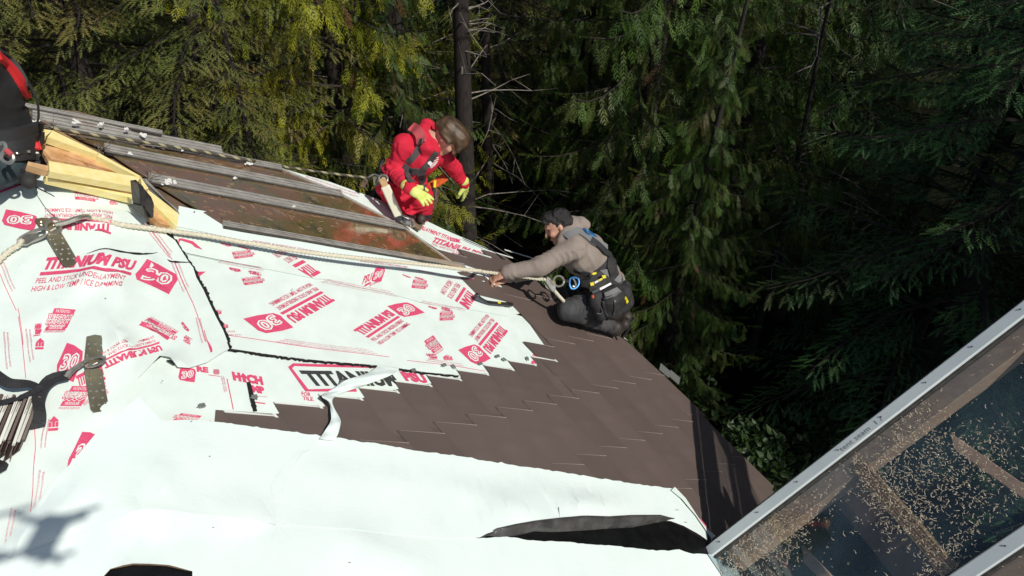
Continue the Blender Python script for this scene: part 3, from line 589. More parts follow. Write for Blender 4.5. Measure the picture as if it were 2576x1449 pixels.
# ------------------------------------------------------------------ brown metal shingles, laid piece by piece
P0 = np.array([3.76, 3.77]); V1 = np.array([-.199, -.1575]); V2 = np.array([.385, -.235]); SV = V1-V2/np.linalg.norm(V2)*.085
SV = -(np.array([.272, .109])); VE = V2/np.linalg.norm(V2); WID = np.linalg.norm(V2)
BROWN = [(1150, 640), (1252, 640), (1292, 668), (1575, 862), (1944, 1226), (1830, 1420), (1650, 1330), (830, 1150), (535, 1095), (540, 1035), (690, 1045), (812, 1026), (916, 1003), (1006, 980), (1092, 966), (1168, 951), (1237, 943), (1306, 934), (1350, 920), (1392, 906), (1366, 868), (1300, 772), (1230, 712), (1165, 662)]
BQ = [at(*p) for p in BROWN]
def inside(q, P=BQ):
    c = False; n = len(P)
    for i in range(n):
        p, r = P[i], P[i-1]
        if (p[1] > q[1]) != (r[1] > q[1]) and q[0] < (r[0]-p[0])*(q[1]-p[1])/(r[1]-p[1])+p[0]: c = not c
    return c
EAVE = [at(*p) for p in [(1100, 567), (1240, 631), (1290, 667), (1575, 864), (1668, 950), (1774, 1051), (1877, 1167), (1943, 1228), (1990, 1290)]]
def shingle_bm(WID=WID, cut=0.):
    """local axes: x along the course, y up the slope (skewed), z proud of the deck"""
    bm = bmesh.new(); nx = 13; S = -SV; vs = []
    up = SV
    rows = [0, .03, .3, .36, .42, .5, .58, .64, 1.03]
    for r in rows:
        row = []
        for i in range(nx):
            x = WID*i/(nx-1)*.999; q = VE*x+up*r*(1-cut*(1-i/(nx-1)))
            h = .0026*(1-r)+.0022
            if i == 0: h += .004
            bump = .0048*math.exp(-((i-6)/.8)**2)*math.exp(-((r-.5)/.22)**4)
            row.append(bm.verts.new((*q, h+bump)))
        vs.append(row)
    for j in range(len(rows)-1):
        for i in range(nx-1): bm.faces.new((vs[j][i], vs[j][i+1], vs[j+1][i+1], vs[j+1][i])).smooth = True
    lo = [bm.verts.new((*v.co[:2], .0005)) for v in vs[0]]; hi = [bm.verts.new(v.co) for v in vs[0]]
    for i in range(nx-1): bm.faces.new((lo[i], lo[i+1], hi[i+1], hi[i]))
    def rib(a, b, wv, z0, z1, z2, mi):        # raised fold
        a, b, wv = map(np.array, (a, b, wv)); pts = [(*a, z0), (*(a+wv*.5), z1), (*(a+wv), z0), (*b, z0-.008), (*(b+wv*.5), z2), (*(b+wv), z0-.008)]
        q = [bm.verts.new(p) for p in pts]
        for f in ((q[0], q[1], q[4], q[3]), (q[1], q[2], q[5], q[4]), (q[0], q[2], q[1])): fc = bm.faces.new(f); fc.material_index = mi
    rib(VE*-.004+SV*.02, VE*-.004+SV*(.95-cut), VE*.006, .0070, .0128, .0075, 1)
    bmesh.ops.recalc_face_normals(bm, faces=bm.faces[:]); return bm
RM = Matrix(((E1[0], E2[0], N_[0]), (E1[1], E2[1], N_[1]), (E1[2], E2[2], N_[2])))
bm = shingle_bm(); sme = bpy.data.meshes.new('shingle'); bm.to_mesh(sme); bm.free(); sme.materials.append(M_BROWN); sme.materials.append(M_HEM)
fme = MB().box(np.array([*(VE*WID*.5+SV*1.0), .011]), np.array([*(VE*WID*.5), 0]), np.array([*(SV*.022), 0]), np.array([0, 0, .0025])); fl_mesh = mesh('nailing_flange', fme.v, fme.f); fl_mesh.materials.append(M_FLANGE)
fme = MB().box(np.array([*(SV*.5), .0125]), np.array([*(VE*.006), 0]), np.array([*(SV*.5), 0]), np.array([0, 0, .0025])); sf_mesh = mesh('side_flange', fme.v, fme.f); sf_mesh.materials.append(M_FLANGE)
cme = MB().bbox((0, 0, .004), (.012, .004, 0), (-.003, .009, 0), (0, 0, .003)); cme.tube([(-.02, -.01, .004), (0, 0, .009)], .003, 6); cl_mesh = mesh('clip', cme.v, cme.f); cl_mesh.materials.append(M_CLIP)
def on_plane(name, me, q, h, rot=None, copy=False):
    o = bpy.data.objects.new(name, me); COL.objects.link(o); o.parent = house
    o.matrix_local = Matrix.Translation(Vector(flat(q[0], q[1], h)-HO)) @ RM.to_4x4() @ (Matrix.Rotation(rot, 4, 'Z') if rot else Matrix.Identity(4)); return o
sheet('starter_strip', BROWN, .0128, M_BROWN, .25, wave=False)
present = {}
for i in range(-4, 26):
    for j in range(-16, 16):
        q = P0+V1*i+V2*j; c = q+VE*WID/2+SV/2
        if i >= 5 and j < -1: continue
        if inside(c) or inside(c-VE*.15) or (i <= 4 and (inside(c+VE*.18) or inside(c-SV*.4) or inside(c-VE*.05-SV*.45))): present[(i, j)] = q
def side_of(p, a, b): return (b[0]-a[0])*(p[1]-a[1])-(b[1]-a[1])*(p[0]-a[0])
nsh = 0
for (i, j), q in present.items():
    cs = [q, q+VE*WID, q+VE*WID+SV, q+SV]; cut = []
    for e in range(len(EAVE)-1):
        a, b = EAVE[e], EAVE[e+1]; d = b-a; L2 = d@d
        for p in cs:
            t = ((p-a)@d)/L2
            if -.15 < t < 1.15 and side_of(p, a, b) > .0 and np.linalg.norm(p-(a+t*d)) < .6: cut.append((a, b)); break
    if cut and e is not None:
        bm = bmesh.new(); bm.from_mesh(sme)
        for a, b in cut:
            d = b-a; nrm = np.array([-d[1], d[0]])
            bmesh.ops.bisect_plane(bm, geom=bm.verts[:]+bm.edges[:]+bm.faces[:], plane_co=(a[0]-q[0], a[1]-q[1], 0), plane_no=(nrm[0], nrm[1], 0), clear_outer=True)
        if len(bm.faces) < 3: bm.free(); present[(i, j)] = None; continue
        me = bpy.data.meshes.new('shingle'); bm.to_mesh(me); bm.free(); me.materials.append(M_BROWN); me.materials.append(M_HEM)
    else: me = sme
    on_plane('shingle', me, q, .015+rng.normal(0, .0004)); nsh += 1
NW = np.array([.14, 0]); nme = {}
for k in range(-1, 10):                     # the narrower closing pieces along the stepped edge
    T = np.array([.51, 2.11])+k*np.array([.1878, .1522]); q1 = P0+V1*(13-k)-V2; wd = (q1-T)@VE
    bm = shingle_bm(wd, .24); me = bpy.data.meshes.new('shingle'); bm.to_mesh(me); bm.free(); me.materials.append(M_BROWN); me.materials.append(M_HEM)
    on_plane('shingle', me, T, .0118)
    if k < 0: continue
    f1 = MB().box(np.array([*(SV*.39), .0105]), np.array([*(VE*.005), 0]), np.array([*(SV*.39), 0]), np.array([0, 0, .002])); f1.box(np.array([*(SV*.005-VE*.0), .011]), np.array([*(VE*.011), 0]), np.array([*(SV*.025), 0]), np.array([0, 0, .002])); m_ = mesh('side_flange', f1.v, f1.f); m_.materials.append(M_FLANGE); on_plane('side_flange', m_, T, .009)
    if k in (0, 1, 3, 5, 6, 8): on_plane('clip', cl_mesh, T+SV*1.06+VE*-.02, .024, .4)
def neigh(q): return any(p is not None and np.linalg.norm(p-q) < .12 for p in present.values())
for key, q in list(present.items()):
    if q is None: continue
    c = q+VE*WID*.5+SV
    pxp = sproj(q+SV)
    if key[0] > 3 or pxp[0] > 1400: continue
    up = q+SV+VE*.0
    if not any(p is not None and abs((p-q-SV)@VE) < WID*.62 and np.linalg.norm(p-q-SV) < .42 and (p-q)@SV > .02 for p in present.values()):
        on_plane('nailing_flange', fl_mesh, q, .016); on_plane('clip', cl_mesh, q+SV*1.03+VE*.03, .018, .4)
    if not any(p is not None and np.linalg.norm(p-q+V2) < .15 for p in present.values()): on_plane('side_flange', sf_mesh, q, .016)
for p in V('6', 175, 672)*0 or V('5', 1650, 1100, 1437, 1138, 1190, 1165, 1860, 1090): q = ab(*p); on_plane('clip', cl_mesh, q, .020, rng.uniform(0, 3))
# drip edges and loose flashing along the eaves
de = MB()
for (p, q) in ((V('5', 1290, -15), V('5', 1570, 105)), (V('5', 1440, -5), V('5', 1650, 165))):
    A, B = on_roof(*p, .02), on_roof(*q, .03); de.prism([A, B, B+E1*.03, A+E1*.03], N_*.004)
de.build('drip_edge', M_RUB, house)
ks = MB()
for px, py in ((1658, 938), (1683, 955)): c = on_roof(px+14, py-6, -.04); ks.box(c, E2*.05+E1*.02, E1*.05-E2*.02, N_*.003)
ks.build('gutter_bracket', M_CLIP, house)
fl = V('8', 1240, 1300, 1300, 1315, 1385, 1370, 1440, 1420, 1330, 1345)
sheet('eave_trim', fl, .034, M_BUNW, .1, wave=False)

# ------------------------------------------------------------------ old glazing with its bars
BARS = [((60, 268), (407, 337)), ((80, 292), (557, 381)), ((128, 318), (707, 424)), ((262, 374), (859, 489)), ((372, 449), (1016, 571)), ((560, 565), (1167, 671))]
BW = [.014, .034, .024, .030, .033, .018]
for i in range(5):
    (a0, a1), (b0, b1) = BARS[i], BARS[i+1]
    top = [on_roof(*p, .022) for p in ((a0[0], a0[1]), a1, b1, b0)]
    MB().prism(top, -N_*.008).build('glass_pane', M_PANE, house)
for (p, q), wd in zip(BARS, BW):
    A, B = on_roof(*p, .026), on_roof(*q, .026); d = unit(B-A); s = np.cross(N_, d); L = np.linalg.norm(B-A)/2; c = (A+B)/2; m = MB()
    m.bbox(c, d*L, s*wd, N_*.008, .3, 0)
    for o in (-.75, .75): m.bbox(c+s*wd*o+N_*.012, d*L, s*wd*.2, N_*.005, .3, 0)
    m.bbox(c+N_*.010, d*L*.999, s*wd*.22, N_*.006, .3, 0)
    for o in (-1.02, 1.02): m.box(c+s*wd*o-N_*.002, d*L*.998, s*.004, N_*.009, 1)
    m.build('glazing_bar', [M_ALU, M_ALUD], house)
for p, q in (((859, 489), (1016, 571)), ((1016, 571), (1140, 662)), ((707, 424), (859, 489))):   # lower edge beads
    A, B = on_roof(*p, .024), on_roof(*q, .024); d = unit(B-A); s = np.cross(N_, d); MB().bbox((A+B)/2, d*np.linalg.norm(B-A)/2, s*.006, N_*.006, .3).build('pane_edge', M_ALU, house)
A, B = on_roof(1010, 640, .03), on_roof(1167, 672, .03); d = unit(B-A); s = np.cross(N_, d)
MB().bbox((A+B)/2, d*np.linalg.norm(B-A)/2, s*.016, N_*.010, .3).build('pane_edge', M_PURL, house)
# leaf litter and splinters lying on the glass, droppings on bars
lt = MB()
for _ in range(300):
    t = rng.random(); k = rng.choice([2, 3, 4, 4, 4]); s_ = rng.random()**1.5
    a, b = BARS[k], BARS[k+1] if k < 5 else BARS[5]
    p = (1-s_)*((1-t)*np.array(a[0])+t*np.array(a[1]))+s_*((1-t)*np.array(b[0])+t*np.array(b[1]))
    P = on_roof(*p, .024) if False else flat(*at(*p, .024), .024)
    an = rng.normal(.5, .5); d = (math.cos(an)*E1+math.sin(an)*E2)*rng.uniform(.005, .02); n = np.cross(N_, unit(d))*rng.uniform(.0006, .0016)
    lt.add([P-d-n, P+d-n, P+d+n+N_*.003, P-d+n+N_*.002], [(0, 1, 2, 3)])
lt.build('leaf_litter', M_LITT, None, label='dry needles and splinters scattered on the old glazing', cat='litter', kind='stuff')
for (x, y, sc) in ((515, 828, 1), (685, 842, .7), (860, 877, .6), (975, 920, 1), (1238, 1023, .4), (1160, 1240, 1.6), (1680, 1110, 1), (878, 1040, .6), (1600, 1212, .5), (250, 825, .7), (2000, 1400, .4), (670, 1055, .7)):
    m = MB(); c0 = np.array(V('C', x, y))
    for _ in range(int(5+5*sc)):
        p = flat(*at(*(c0+rng.normal(0, 3.2*sc, 2)*[1.6, .7]), .044), .042+.002*rng.random()); r = rng.uniform(.004, .011)*sc**.5; k = 7; a0 = rng.random()*6
        m.prism([p+r*rng.uniform(.6, 1.2)*(math.cos(a0+6.283*i/k)*E1+math.sin(a0+6.283*i/k)*E2) for i in range(k)], N_*.003)
    m.build('dropping', M_DROP, house)
# ------------------------------------------------------------------ cut ridge framing
def lum(name, quad, h, th, m, label=None, hs=None):
    """board whose upper face runs through four read corners at height h, th thick"""
    top = [np.array(flat(*at(*p, hh), hh)) for p, hh in zip(quad, hs or [h]*4)]
    return MB().prism(top, -N_*th).build(name, m, house, label=label)
lum('plywood_sheet', [(88, 345), (190, 357), (350, 452), (128, 420)], .05, .02, M_ROT, 'stained plywood panel inside the cut ridge')
lum('plywood_offcut', V('1', 580, 1045, 680, 980, 1270, 1245, 1180, 1235), .062, .010, M_PLY)
lum('plywood_offcut', V('1', 330, 940, 640, 1000, 780, 1140, 470, 1080), .056, .008, M_PLY, 'split reddish plywood piece')
lum('ridge_board', V('1', 345, 800, 475, 818, 420, 868, 340, 855), .10, .04, M_WOODY)
lum('ridge_board', V('1', 475, 818, 880, 1015, 1275, 1238, 1080, 1150)[:2]+V('1', 900, 1045, 430, 880), .10, .04, M_WOODY)
lum('ridge_board', V('1', 880, 1015, 1275, 1235, 1250, 1240, 880, 1050), .10, .04, M_WOODY)
lum('framing_stud', V('1', 440, 1095, 1275, 1245, 1215, 1330, 450, 1190), .14, .038, M_WOODY)
lum('framing_stud', V('1', 405, 1212, 1190, 1365, 1205, 1432, 420, 1250), .08, .038, M_WOODY)
lum('framing_stud', V('1', 520, 1195, 1340, 1355, 1300, 1390, 470, 1200), .105, .03, M_WOODT)
lum('framing_stub', V('1', 255, 1100, 440, 1140, 432, 1185, 245, 1130), .12, .038, M_WOODT)
lum('ridge_board', V('G', 870, 840, 925, 765, 1340, 1090, 1320, 1275), .085, .05, M_WOODY)
lum('ridge_board', V('G', 820, 590, 930, 745, 880, 810, 840, 700), .085, .05, M_WOODY)
lum('blocking', V('G', 865, 890, 1300, 1270, 1090, 1225, 900, 1060), .06, .05, M_PLY)
lum('weathered_curb', V('G', 815, 605, 900, 620, 1350, 1090, 1325, 1030), .06, .03, M_ALU)
lum('weathered_curb', V('1', 480, 810, 560, 835, 1290, 1240, 1275, 1235), .07, .03, M_PURL)
for (x, y) in V('1', 940, 985, 905, 1010, 1355, 1255, 1340, 1280, 480, 770):
    c = flat(*at(x, y, .05), .05); tw = MB()
    for _ in range(7): d = rng.normal(0, 1, 3); d[2] = abs(d[2]); tw.tube([c, c+unit(d)*rng.uniform(.03, .09)], [.003, .001], 4)
    tw.build('broken_fastener', M_DEADB, house)
# the bent black flashing offcut standing on the framing
q = [J(*p, z) for p, z in ((V('G', 683, 640), 3.22), (V('G', 760, 630), 3.2), (V('G', 815, 690), 3.18), (V('G', 855, 790), 3.2), (V('G', 850, 985), 3.26), (V('G', 800, 990), 3.27), (V('G', 715, 960), 3.3), (V('G', 705, 860), 3.28))]
m = MB(); back = cv(.02, .05, .06)
m.prism(q, back)
m.prism([J(*V('G', 640, 975), 3.32), J(*V('G', 715, 955), 3.29), J(*V('G', 850, 985), 3.25), J(*V('G', 900, 1140), 3.3), J(*V('G', 890, 1160), 3.31), J(*V('G', 780, 1090), 3.34)], cv(0, .015, .03))
m.prism([J(*V('G', 775, 660), 3.165), J(*V('G', 810, 690), 3.165), J(*V('G', 850, 790), 3.18), J(*V('G', 845, 950), 3.21), J(*V('G', 812, 960), 3.215), J(*V('G', 806, 760), 3.18)], cv(.006, .008, .02), 1)
m.build('plastic_offcut', [M_RUB, M_PADK], None, origin=on_roof(*V('G', 780, 1100)), label='bent black plastic offcut standing against the yellow lumber', cat='offcut')

# ------------------------------------------------------------------ ridge anchors
def anchor(px, c1, c2, label, half_w, l1, l2, ring):
    """hinged two-leaf anchor: hinge at px, leaves towards c1 and c2"""
    H0 = on_roof(*px, .045); root = thing('roof_anchor', on_roof(*px, .02), label, 'roof anchor', 'hinged anchors on the hip')
    for c, L in ((c1, l1), (c2, l2)):
        T = on_roof(*c, .033); d = unit(T-H0); nrm = unit(np.cross(np.cross(d, N_), d)); s = np.cross(nrm, d)
        S3 = lambda u, v, h=0: H0+d*u+s*v+nrm*h
        w_ = half_w; pts = [S3(.015, -w_), S3(L*.92, -w_), S3(L, -w_*.75), S3(L, w_*.1), S3(L*.9, w_), S3(.015, w_)]
        m = MB(); m.prism(pts, -nrm*.004, 0)
        k = 0
        for u in np.arange(.05, L-.015, .032):
            for v in ((-.6, .55) if k % 2 else (-.05, .8, -.85)):
                c3 = S3(u+rng.normal(0, .002), v*w_*.85); r0 = .0065
                ringv = [c3+r0*(math.cos(t)*d+math.sin(t)*s) for t in np.linspace(0, 6.283, 7)[:-1]]; top = [c3+r0*.45*(math.cos(t)*d+math.sin(t)*s)+nrm*.004 for t in np.linspace(0, 6.283, 7)[:-1]]
                m.add(ringv+top, [(i, (i+1) % 6, 6+(i+1) % 6, 6+i) for i in range(6)]+[tuple(range(6, 12))], 1)
            k += 1
        m.build('anchor_plate', [M_ANCH, M_STEEL], root)
        ms = MB(); ms.bbox(S3(.03, 0, .003), d*.03, s*w_*.55, nrm*.003, .4); ms.build('hinge_strap', M_ANCH, root)
    hx = unit(on_roof(px[0]+ring[0], px[1]+ring[1], .045)-H0); k = MB(); k.tube([H0-hx*half_w*.6, H0+hx*half_w*.6], .011, 10); k.build('hinge_pin', M_STEEL, root)
    yy = unit(np.cross(N_, hx)); r = MB(); rc = H0+N_*.03+yy*.0; r.ring(rc, hx, unit(N_*.7+yy*ring[2]), .034, .0065, 18); r.build('ring', M_STEEL, root)
    return root, rc
A1, A1c = anchor(V('2', 470, 400), V('2', 390, 290), V('2', 640, 690), 'hinged dimpled roof anchor holding the white rope at the upper hip', .034, .11, .22, (30, -18, .8))
A2, A2c = anchor(V('3', 525, 260), V('3', 545, 40), V('3', 575, 555), 'hinged dimpled roof anchor with a black sling, in front of the other', .032, .16, .21, (18, -10, -.9))
# carabiner and snap hook between the rope end and the first anchor
m = MB(); hk = [on_roof(*p, h) for p, h in zip(V('2', 165, 490, 200, 455, 300, 405, 400, 380, 425, 410, 400, 445, 300, 490, 200, 520, 165, 500), (.05, .05, .06, .07, .07, .06, .05, .05, .05))]
m.tube(catmull(hk, 5), .0075, 7); m.prism([on_roof(*p, .06) for p in V('2', 170, 470, 300, 400, 360, 430, 330, 470, 250, 520, 180, 520)], -N_*.01)
m.build('snap_hook', M_STEEL, None, origin=hk[0], label='steel snap hook joining the looped rope end to the upper anchor', cat='snap hook')
m = MB(); sh = [on_roof(*p, h) for p, h in zip(V('2', 500, 345, 600, 320, 700, 285, 780, 270, 815, 285), (.07, .07, .075, .06, .05))]; m.tube(catmull(sh, 5), .012, 8)
m.build('rope_thimble', M_STEEL, None, origin=sh[2], label='steel link between the upper anchor ring and the long white rope', cat='link')
# ------------------------------------------------------------------ ropes
def rope(name, pts, r, m, label, lobes=3, twist=90, n=9, stripe=None, step=.012):
    P = resample(catmull(pts, 10), step); return MB().tube(P, r, n, 0, True, lobes, twist, stripe).build(name, m, None, smooth=True, origin=P[0], label=label, cat='rope')
grab = J(*V('8', 690, 815), 4.93)
long_pts = [on_roof(*p, h) for p, h in zip(V('2', 740, 265, 900, 295, 1100, 345, 1300, 370, 1600, 410, 1900, 450, 2174, 500), (.045, .04, .04, .045, .05, .055, .06))]+[on_roof(*p, h) for p, h in zip(V('4', 900, 525, 1300, 590, 1800, 648), (.07, .085, .11))]+[on_roof(*p, h) for p, h in zip(V('5', 1000, 230, 1250, 262, 1450, 282), (.14, .16, .17))]
long_pts += [J(*V('8', 0, 705), 4.93), J(*V('8', 300, 742), 4.94), J(*V('8', 560, 778), 4.94), J(*V('8', 655, 790), 4.93), J(*V('8', 705, 860), 4.94), J(*V('8', 780, 950), 5.0), J(*V('8', 855, 1030), 5.08)]
rope('safety_rope', long_pts, .0125, M_ROPE, 'long white safety rope running down the roof to the man in the taupe hoodie')
rope('safety_rope', [on_roof(*p, h) for p, h in zip([(-70, 745), (-30, 690)]+V('2', 0, 660, 90, 580, 170, 530, 200, 495, 175, 480), (.03, .035, .04, .045, .05, .06, .06))], .0125, M_ROPE, 'short white rope end looped through the steel hook at the left')
def st(i, k): return 0 if ((k+int(i*.0)) % 8) in (0, 1, 2, 3, 4) else 1
red_hip = J(*V('7', 215, 790), 4.72)
rope('safety_rope', [on_roof(*p, h) for p, h in zip(V('C', -30, 845, 150, 850, 350, 872, 560, 905, 800, 940, 1100, 985, 1400, 1035, 1530, 1062, 1700, 1090), (.06, .05, .05, .05, .05, .05, .05, .05, .05))]+[J(*V('C', 1910, 1130), 4.56), J(*V('C', 2200, 1172), 4.64), J(*V('7', 0, 760), 4.69), J(*V('7', 150, 782), 4.71), red_hip],
     .0095, [M_ROPEK, M_ROPEY], 'dark and tan striped rope stretched along the glazing to the man in red', 0, 75, 8, st, .012)
# ------------------------------------------------------------------ bundle of shingles in a sling
bo = on_roof(30, 1060, .03); bun = thing('shingle_bundle', bo, 'bundle of brown shingle pieces in a black sling at the left edge', 'shingle bundle')
for i in range(22):
    t = i/21; P = on_roof(-25+108*t, 1005+6*t, .05+.02*math.sin(i*1.9)); Q = on_roof(-100+130*t, 1165-10*t+8*math.sin(i*2.3), .03)
    d = Q-P; s = unit(np.cross(N_, d)); m = MB(); th = N_*.05+s*.012*(1 if i % 2 else -.6)
    m.prism([P, Q, Q+th*1.0, P+th*1.2+unit(d)*.02], s*.0018, 0); m.bbox((P+Q)/2+th*1.08-d*.06, d*.40, s*.005, N_*.003, .3, 1 if i % 3 else 0); m.build('shingle_piece', [M_BUND, M_BUNW], bun)
def band(name, pts, wid, m, parent, nrm=N_, th=.003, **kw):
    P = resample(catmull(pts, 6), .015); mb = MB(); vs = []
    for i, p in enumerate(P):
        t = unit(P[min(i+1, len(P)-1)]-P[max(i-1, 0)]); s = unit(np.cross(nrm, t)); tw_ = .35*math.sin(i*.35); s2 = unit(s*math.cos(tw_)+nrm*math.sin(tw_)); vs += [p-s2*wid/2, p+s2*wid/2, p+s2*wid/2+nrm*th, p-s2*wid/2+nrm*th]
    f = []
    for i in range(len(P)-1):
        o = i*4; f += [(o+k, o+(k+1) % 4, o+4+(k+1) % 4, o+4+k) for k in range(4)]
    f += [(3, 2, 1, 0), tuple(len(vs)-4+k for k in range(4))]; mb.add(vs, f); return mb.build(name, m, parent, smooth=False, **kw)
sl_ = thing('webbing_sling', on_roof(100, 965, .04), 'black webbing sling tying the shingle bundle to the lower anchor', 'sling')
band('strap', [on_roof(*p, h) for p, h in zip(V('3', -60, 280, 0, 330, 60, 360, 160, 362, 230, 380, 290, 330, 385, 310), (.10, .11, .115, .10, .09, .07, .07))], .04, M_STRAP, sl_)
band('strap', [on_roof(*p, h) for p, h in zip(V('3', 385, 312, 300, 340, 240, 385, 215, 450, 225, 520, 215, 590, 190, 615), (.075, .07, .09, .11, .11, .08, .04))], .045, M_STRAP, sl_)
band('strap', [on_roof(*p, h) for p, h in zip(V('3', 240, 380, 160, 420, 80, 450, 0, 470, -60, 480), (.10, .12, .12, .12, .10))], .025, M_STRAP, sl_)
band('strap', [on_roof(*p, h) for p, h in zip(V('3', -60, 850, 0, 835, 20, 800), (.08, .06, .03))], .04, M_STRAP, sl_)
m = MB(); lk = [on_roof(*p, h) for p, h in zip(V('3', 375, 325, 410, 285, 460, 250, 505, 215), (.075, .08, .08, .075))]; m.tube(catmull(lk, 4), [.012]*5+[.010]*4+[.008]*4, 7)
m.build('sling_link', M_STEEL, None, origin=lk[0], label='steel connector between the black sling and the lower anchor', cat='link')
# ------------------------------------------------------------------ hammer, torn liner
hm = thing('hammer', on_roof(*V('5', 1560, 570), .02), 'curved black handled hammer lying on the white underlayment tips', 'hammer')
hp = catmull([flat(*at(*p, h), h) for p, h in zip(V('5', 1415, 500, 1450, 530, 1520, 562, 1600, 574, 1680, 580, 1735, 586), (.07, .055, .045, .042, .042, .04))], 6)
m = MB(); m.tube(hp[10:], [.011]*3+[.013]*(len(hp)-19)+[.016]*6, 8); m.build('handle', M_RUB, hm, smooth=True)
m = MB(); m.tube(hp[:12], [.02, .021, .02, .017, .015, .014, .013, .012, .012, .012, .011, .011], 8); m.build('hammer_head', M_BUCK, hm, smooth=True)
p = hp[19]; MB().bbox(p+N_*.012, unit(hp[20]-hp[18])*.014, np.cross(N_, unit(hp[20]-hp[18]))*.008, N_*.003, .3).build('yellow_mark', M_YEL, hm)
m = MB(); Lf = V('6', 1725, 302, 1640, 360, 1440, 425, 1330, 500, 1236, 552, 1228, 580, 1288, 625, 1304, 700, 1306, 790, 1260, 870, 1200, 958); Rt = V('6', 1920, 322, 1870, 370, 1700, 440, 1560, 488, 1400, 545, 1325, 592, 1330, 660, 1388, 770, 1394, 820, 1368, 920, 1330, 972)
hs_ = (.03, .05, .06, .05, .05, .07, .06, .05, .06, .05, .042); vs = []
LR = list(zip(catmull([np.r_[np.array(p), h] for p, h in zip(Lf, hs_)], 5), catmull([np.r_[np.array(p), h] for p, h in zip(Rt, hs_)], 5)))
for i, (l, r) in enumerate(LR):
    for k in range(5):
        t = k/4; x, y, h = l*(1-t)+r*t; h = h+.012*math.sin(math.pi*t)+.004*math.sin(i*.9+k); vs.append(flat(*at(x, y, h), h))
m.add(vs, [(i*5+k, i*5+k+1, i*5+6+k, i*5+5+k) for i in range(len(LR)-1) for k in range(4)])
m.build('torn_liner', M_BLANK, None, smooth=True, origin=vs[0], label='torn white liner strip twisting across the brown shingles', cat='liner')

# ------------------------------------------------------------------ the glazed roof beside it
GP0 = J(1782, 1392, 4.40); GP1 = J(2576, 780, 3.80); GC = unit(GP1-GP0)
GD = unit(np.cross(np.array([0, 0, 1.]), GC)); GD = GD if GD[1] < 0 else -GD; GN = unit(np.cross(GC, GD)); GN = GN if GN[2] > 0 else -GN
def gpt(u, v, h=0): return GP0+GC*u+GD*v+GN*h
def gat(x, y, h=0):
    d = ray(x, y); t = ((GP0-CAM)@GN+h)/(d@GN); q = CAM+t*d-GP0; return np.array([q@GC, q@GD])
gh = thing('glazed_roof', np.array([GP0[0], GP0[1]-.5, 0]), 'glazed timber roof with white bar caps and shavings on its glass', 'glass roof')
sp = gat(2508, 1395)[1]
for i in range(4):
    v = sp*i; o = 0 if i == 0 else -.9
    m = MB(); m.bbox(gpt(1.35+o/2, v, .012), GC*(1.40-o/2), GD*.036, GN*.012, .5); m.build('bar_cap', M_CAPW, gh)
    m = MB(); m.box(gpt(1.35+o/2, v-.041, -.004), GC*(1.40-o/2), GD*.005, GN*.012); m.box(gpt(1.35+o/2, v+.043, -.004), GC*(1.40-o/2), GD*.007, GN*.012); m.build('bar_gasket', M_ALUD, gh)
    m = MB()
    for k in range(9):
        for s in (-1, 1):
            c = gpt(.12+.31*k+.01*s, v+.004*s, .0255); m.tube([c, c+GN*.004], .0045, 6)
            break
    m.build('screw_head', M_BUCK, gh)
    if i: v += .0
    m = MB(); m.bbox(gpt(1.42+o/2, v+.10, -.085), GC*(1.32-o/2), GD*.055, GN*.062, .1); m.build('rafter', M_RAFT, gh)
    m = MB(); m.prism([gpt(-.1+o, v+.008, -.005), gpt(2.75, v+.008, -.005), gpt(2.75, v+sp-.008, -.005), gpt(-.1+o, v+sp-.008, -.005)], -GN*.006); m.build('glass_pane', M_GLASS, gh)
pu0 = gat(2110, 1130, -.06)[0]; pu1 = pu0+1.05
for k, u in enumerate((pu0+.03, pu0+1.25)):
    for i in range(3):
        m = MB(); m.bbox(gpt(u, sp*(i+.5)+.05, -.055), GC*.045, GD*(sp/2-.06), GN*.045, .15); 
        for g in range(5): m.box(gpt(u-.03+.015*g, sp*(i+.5)+.05, -.0095), GC*.003, GD*(sp/2-.065), GN*.001, 1)
        m.build('purlin', [M_PURL, M_PLANK], gh)
        if k == 0: m = MB(); m.bbox(gpt(u-.17, sp*(i+.5)+.05, -.20), GC*.10, GD*(sp/2-.06), GN*.012, .15); m.build('plank', M_PLANK, gh)
zf = 1.9
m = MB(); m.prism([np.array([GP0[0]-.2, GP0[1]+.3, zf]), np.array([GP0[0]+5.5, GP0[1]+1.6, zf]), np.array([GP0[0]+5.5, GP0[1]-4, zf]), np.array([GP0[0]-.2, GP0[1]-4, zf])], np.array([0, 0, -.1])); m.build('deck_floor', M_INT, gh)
for k, (u, v) in enumerate(((.35, .3), (.9, .55), (1.6, .25), (2.1, .5))):
    m = MB(); m.bbox(gpt(u, v, -.9-.05*k), GC*.05+GD*.3, GD*.05-GC*.03, GN*.03, .2); m.build('interior_beam', M_PLANK if k % 2 else M_RAFT, gh)
pl = Print(); pl.text('tent seam  1 /', 0, 0, 1, 1, 2, -.004)
v_, f_ = pl.v, pl.f; P_ = [gpt(1.05+x*.30, .018-y*.03, .0252) for x, y in v_]; link('pencil_note', mesh('pencil_note', P_, orient_up(np.array(P_), f_)), M_PAD, gh)
shv = MB(); cnt = 0
def field(u, v):
    a = math.sin(u*5.1+v*3.0)+math.sin(u*2.3-v*7.1+1.3)*.9+math.sin(u*9+v*11)*.35
    return 1/(1+math.exp(-3.2*(a-.25)))
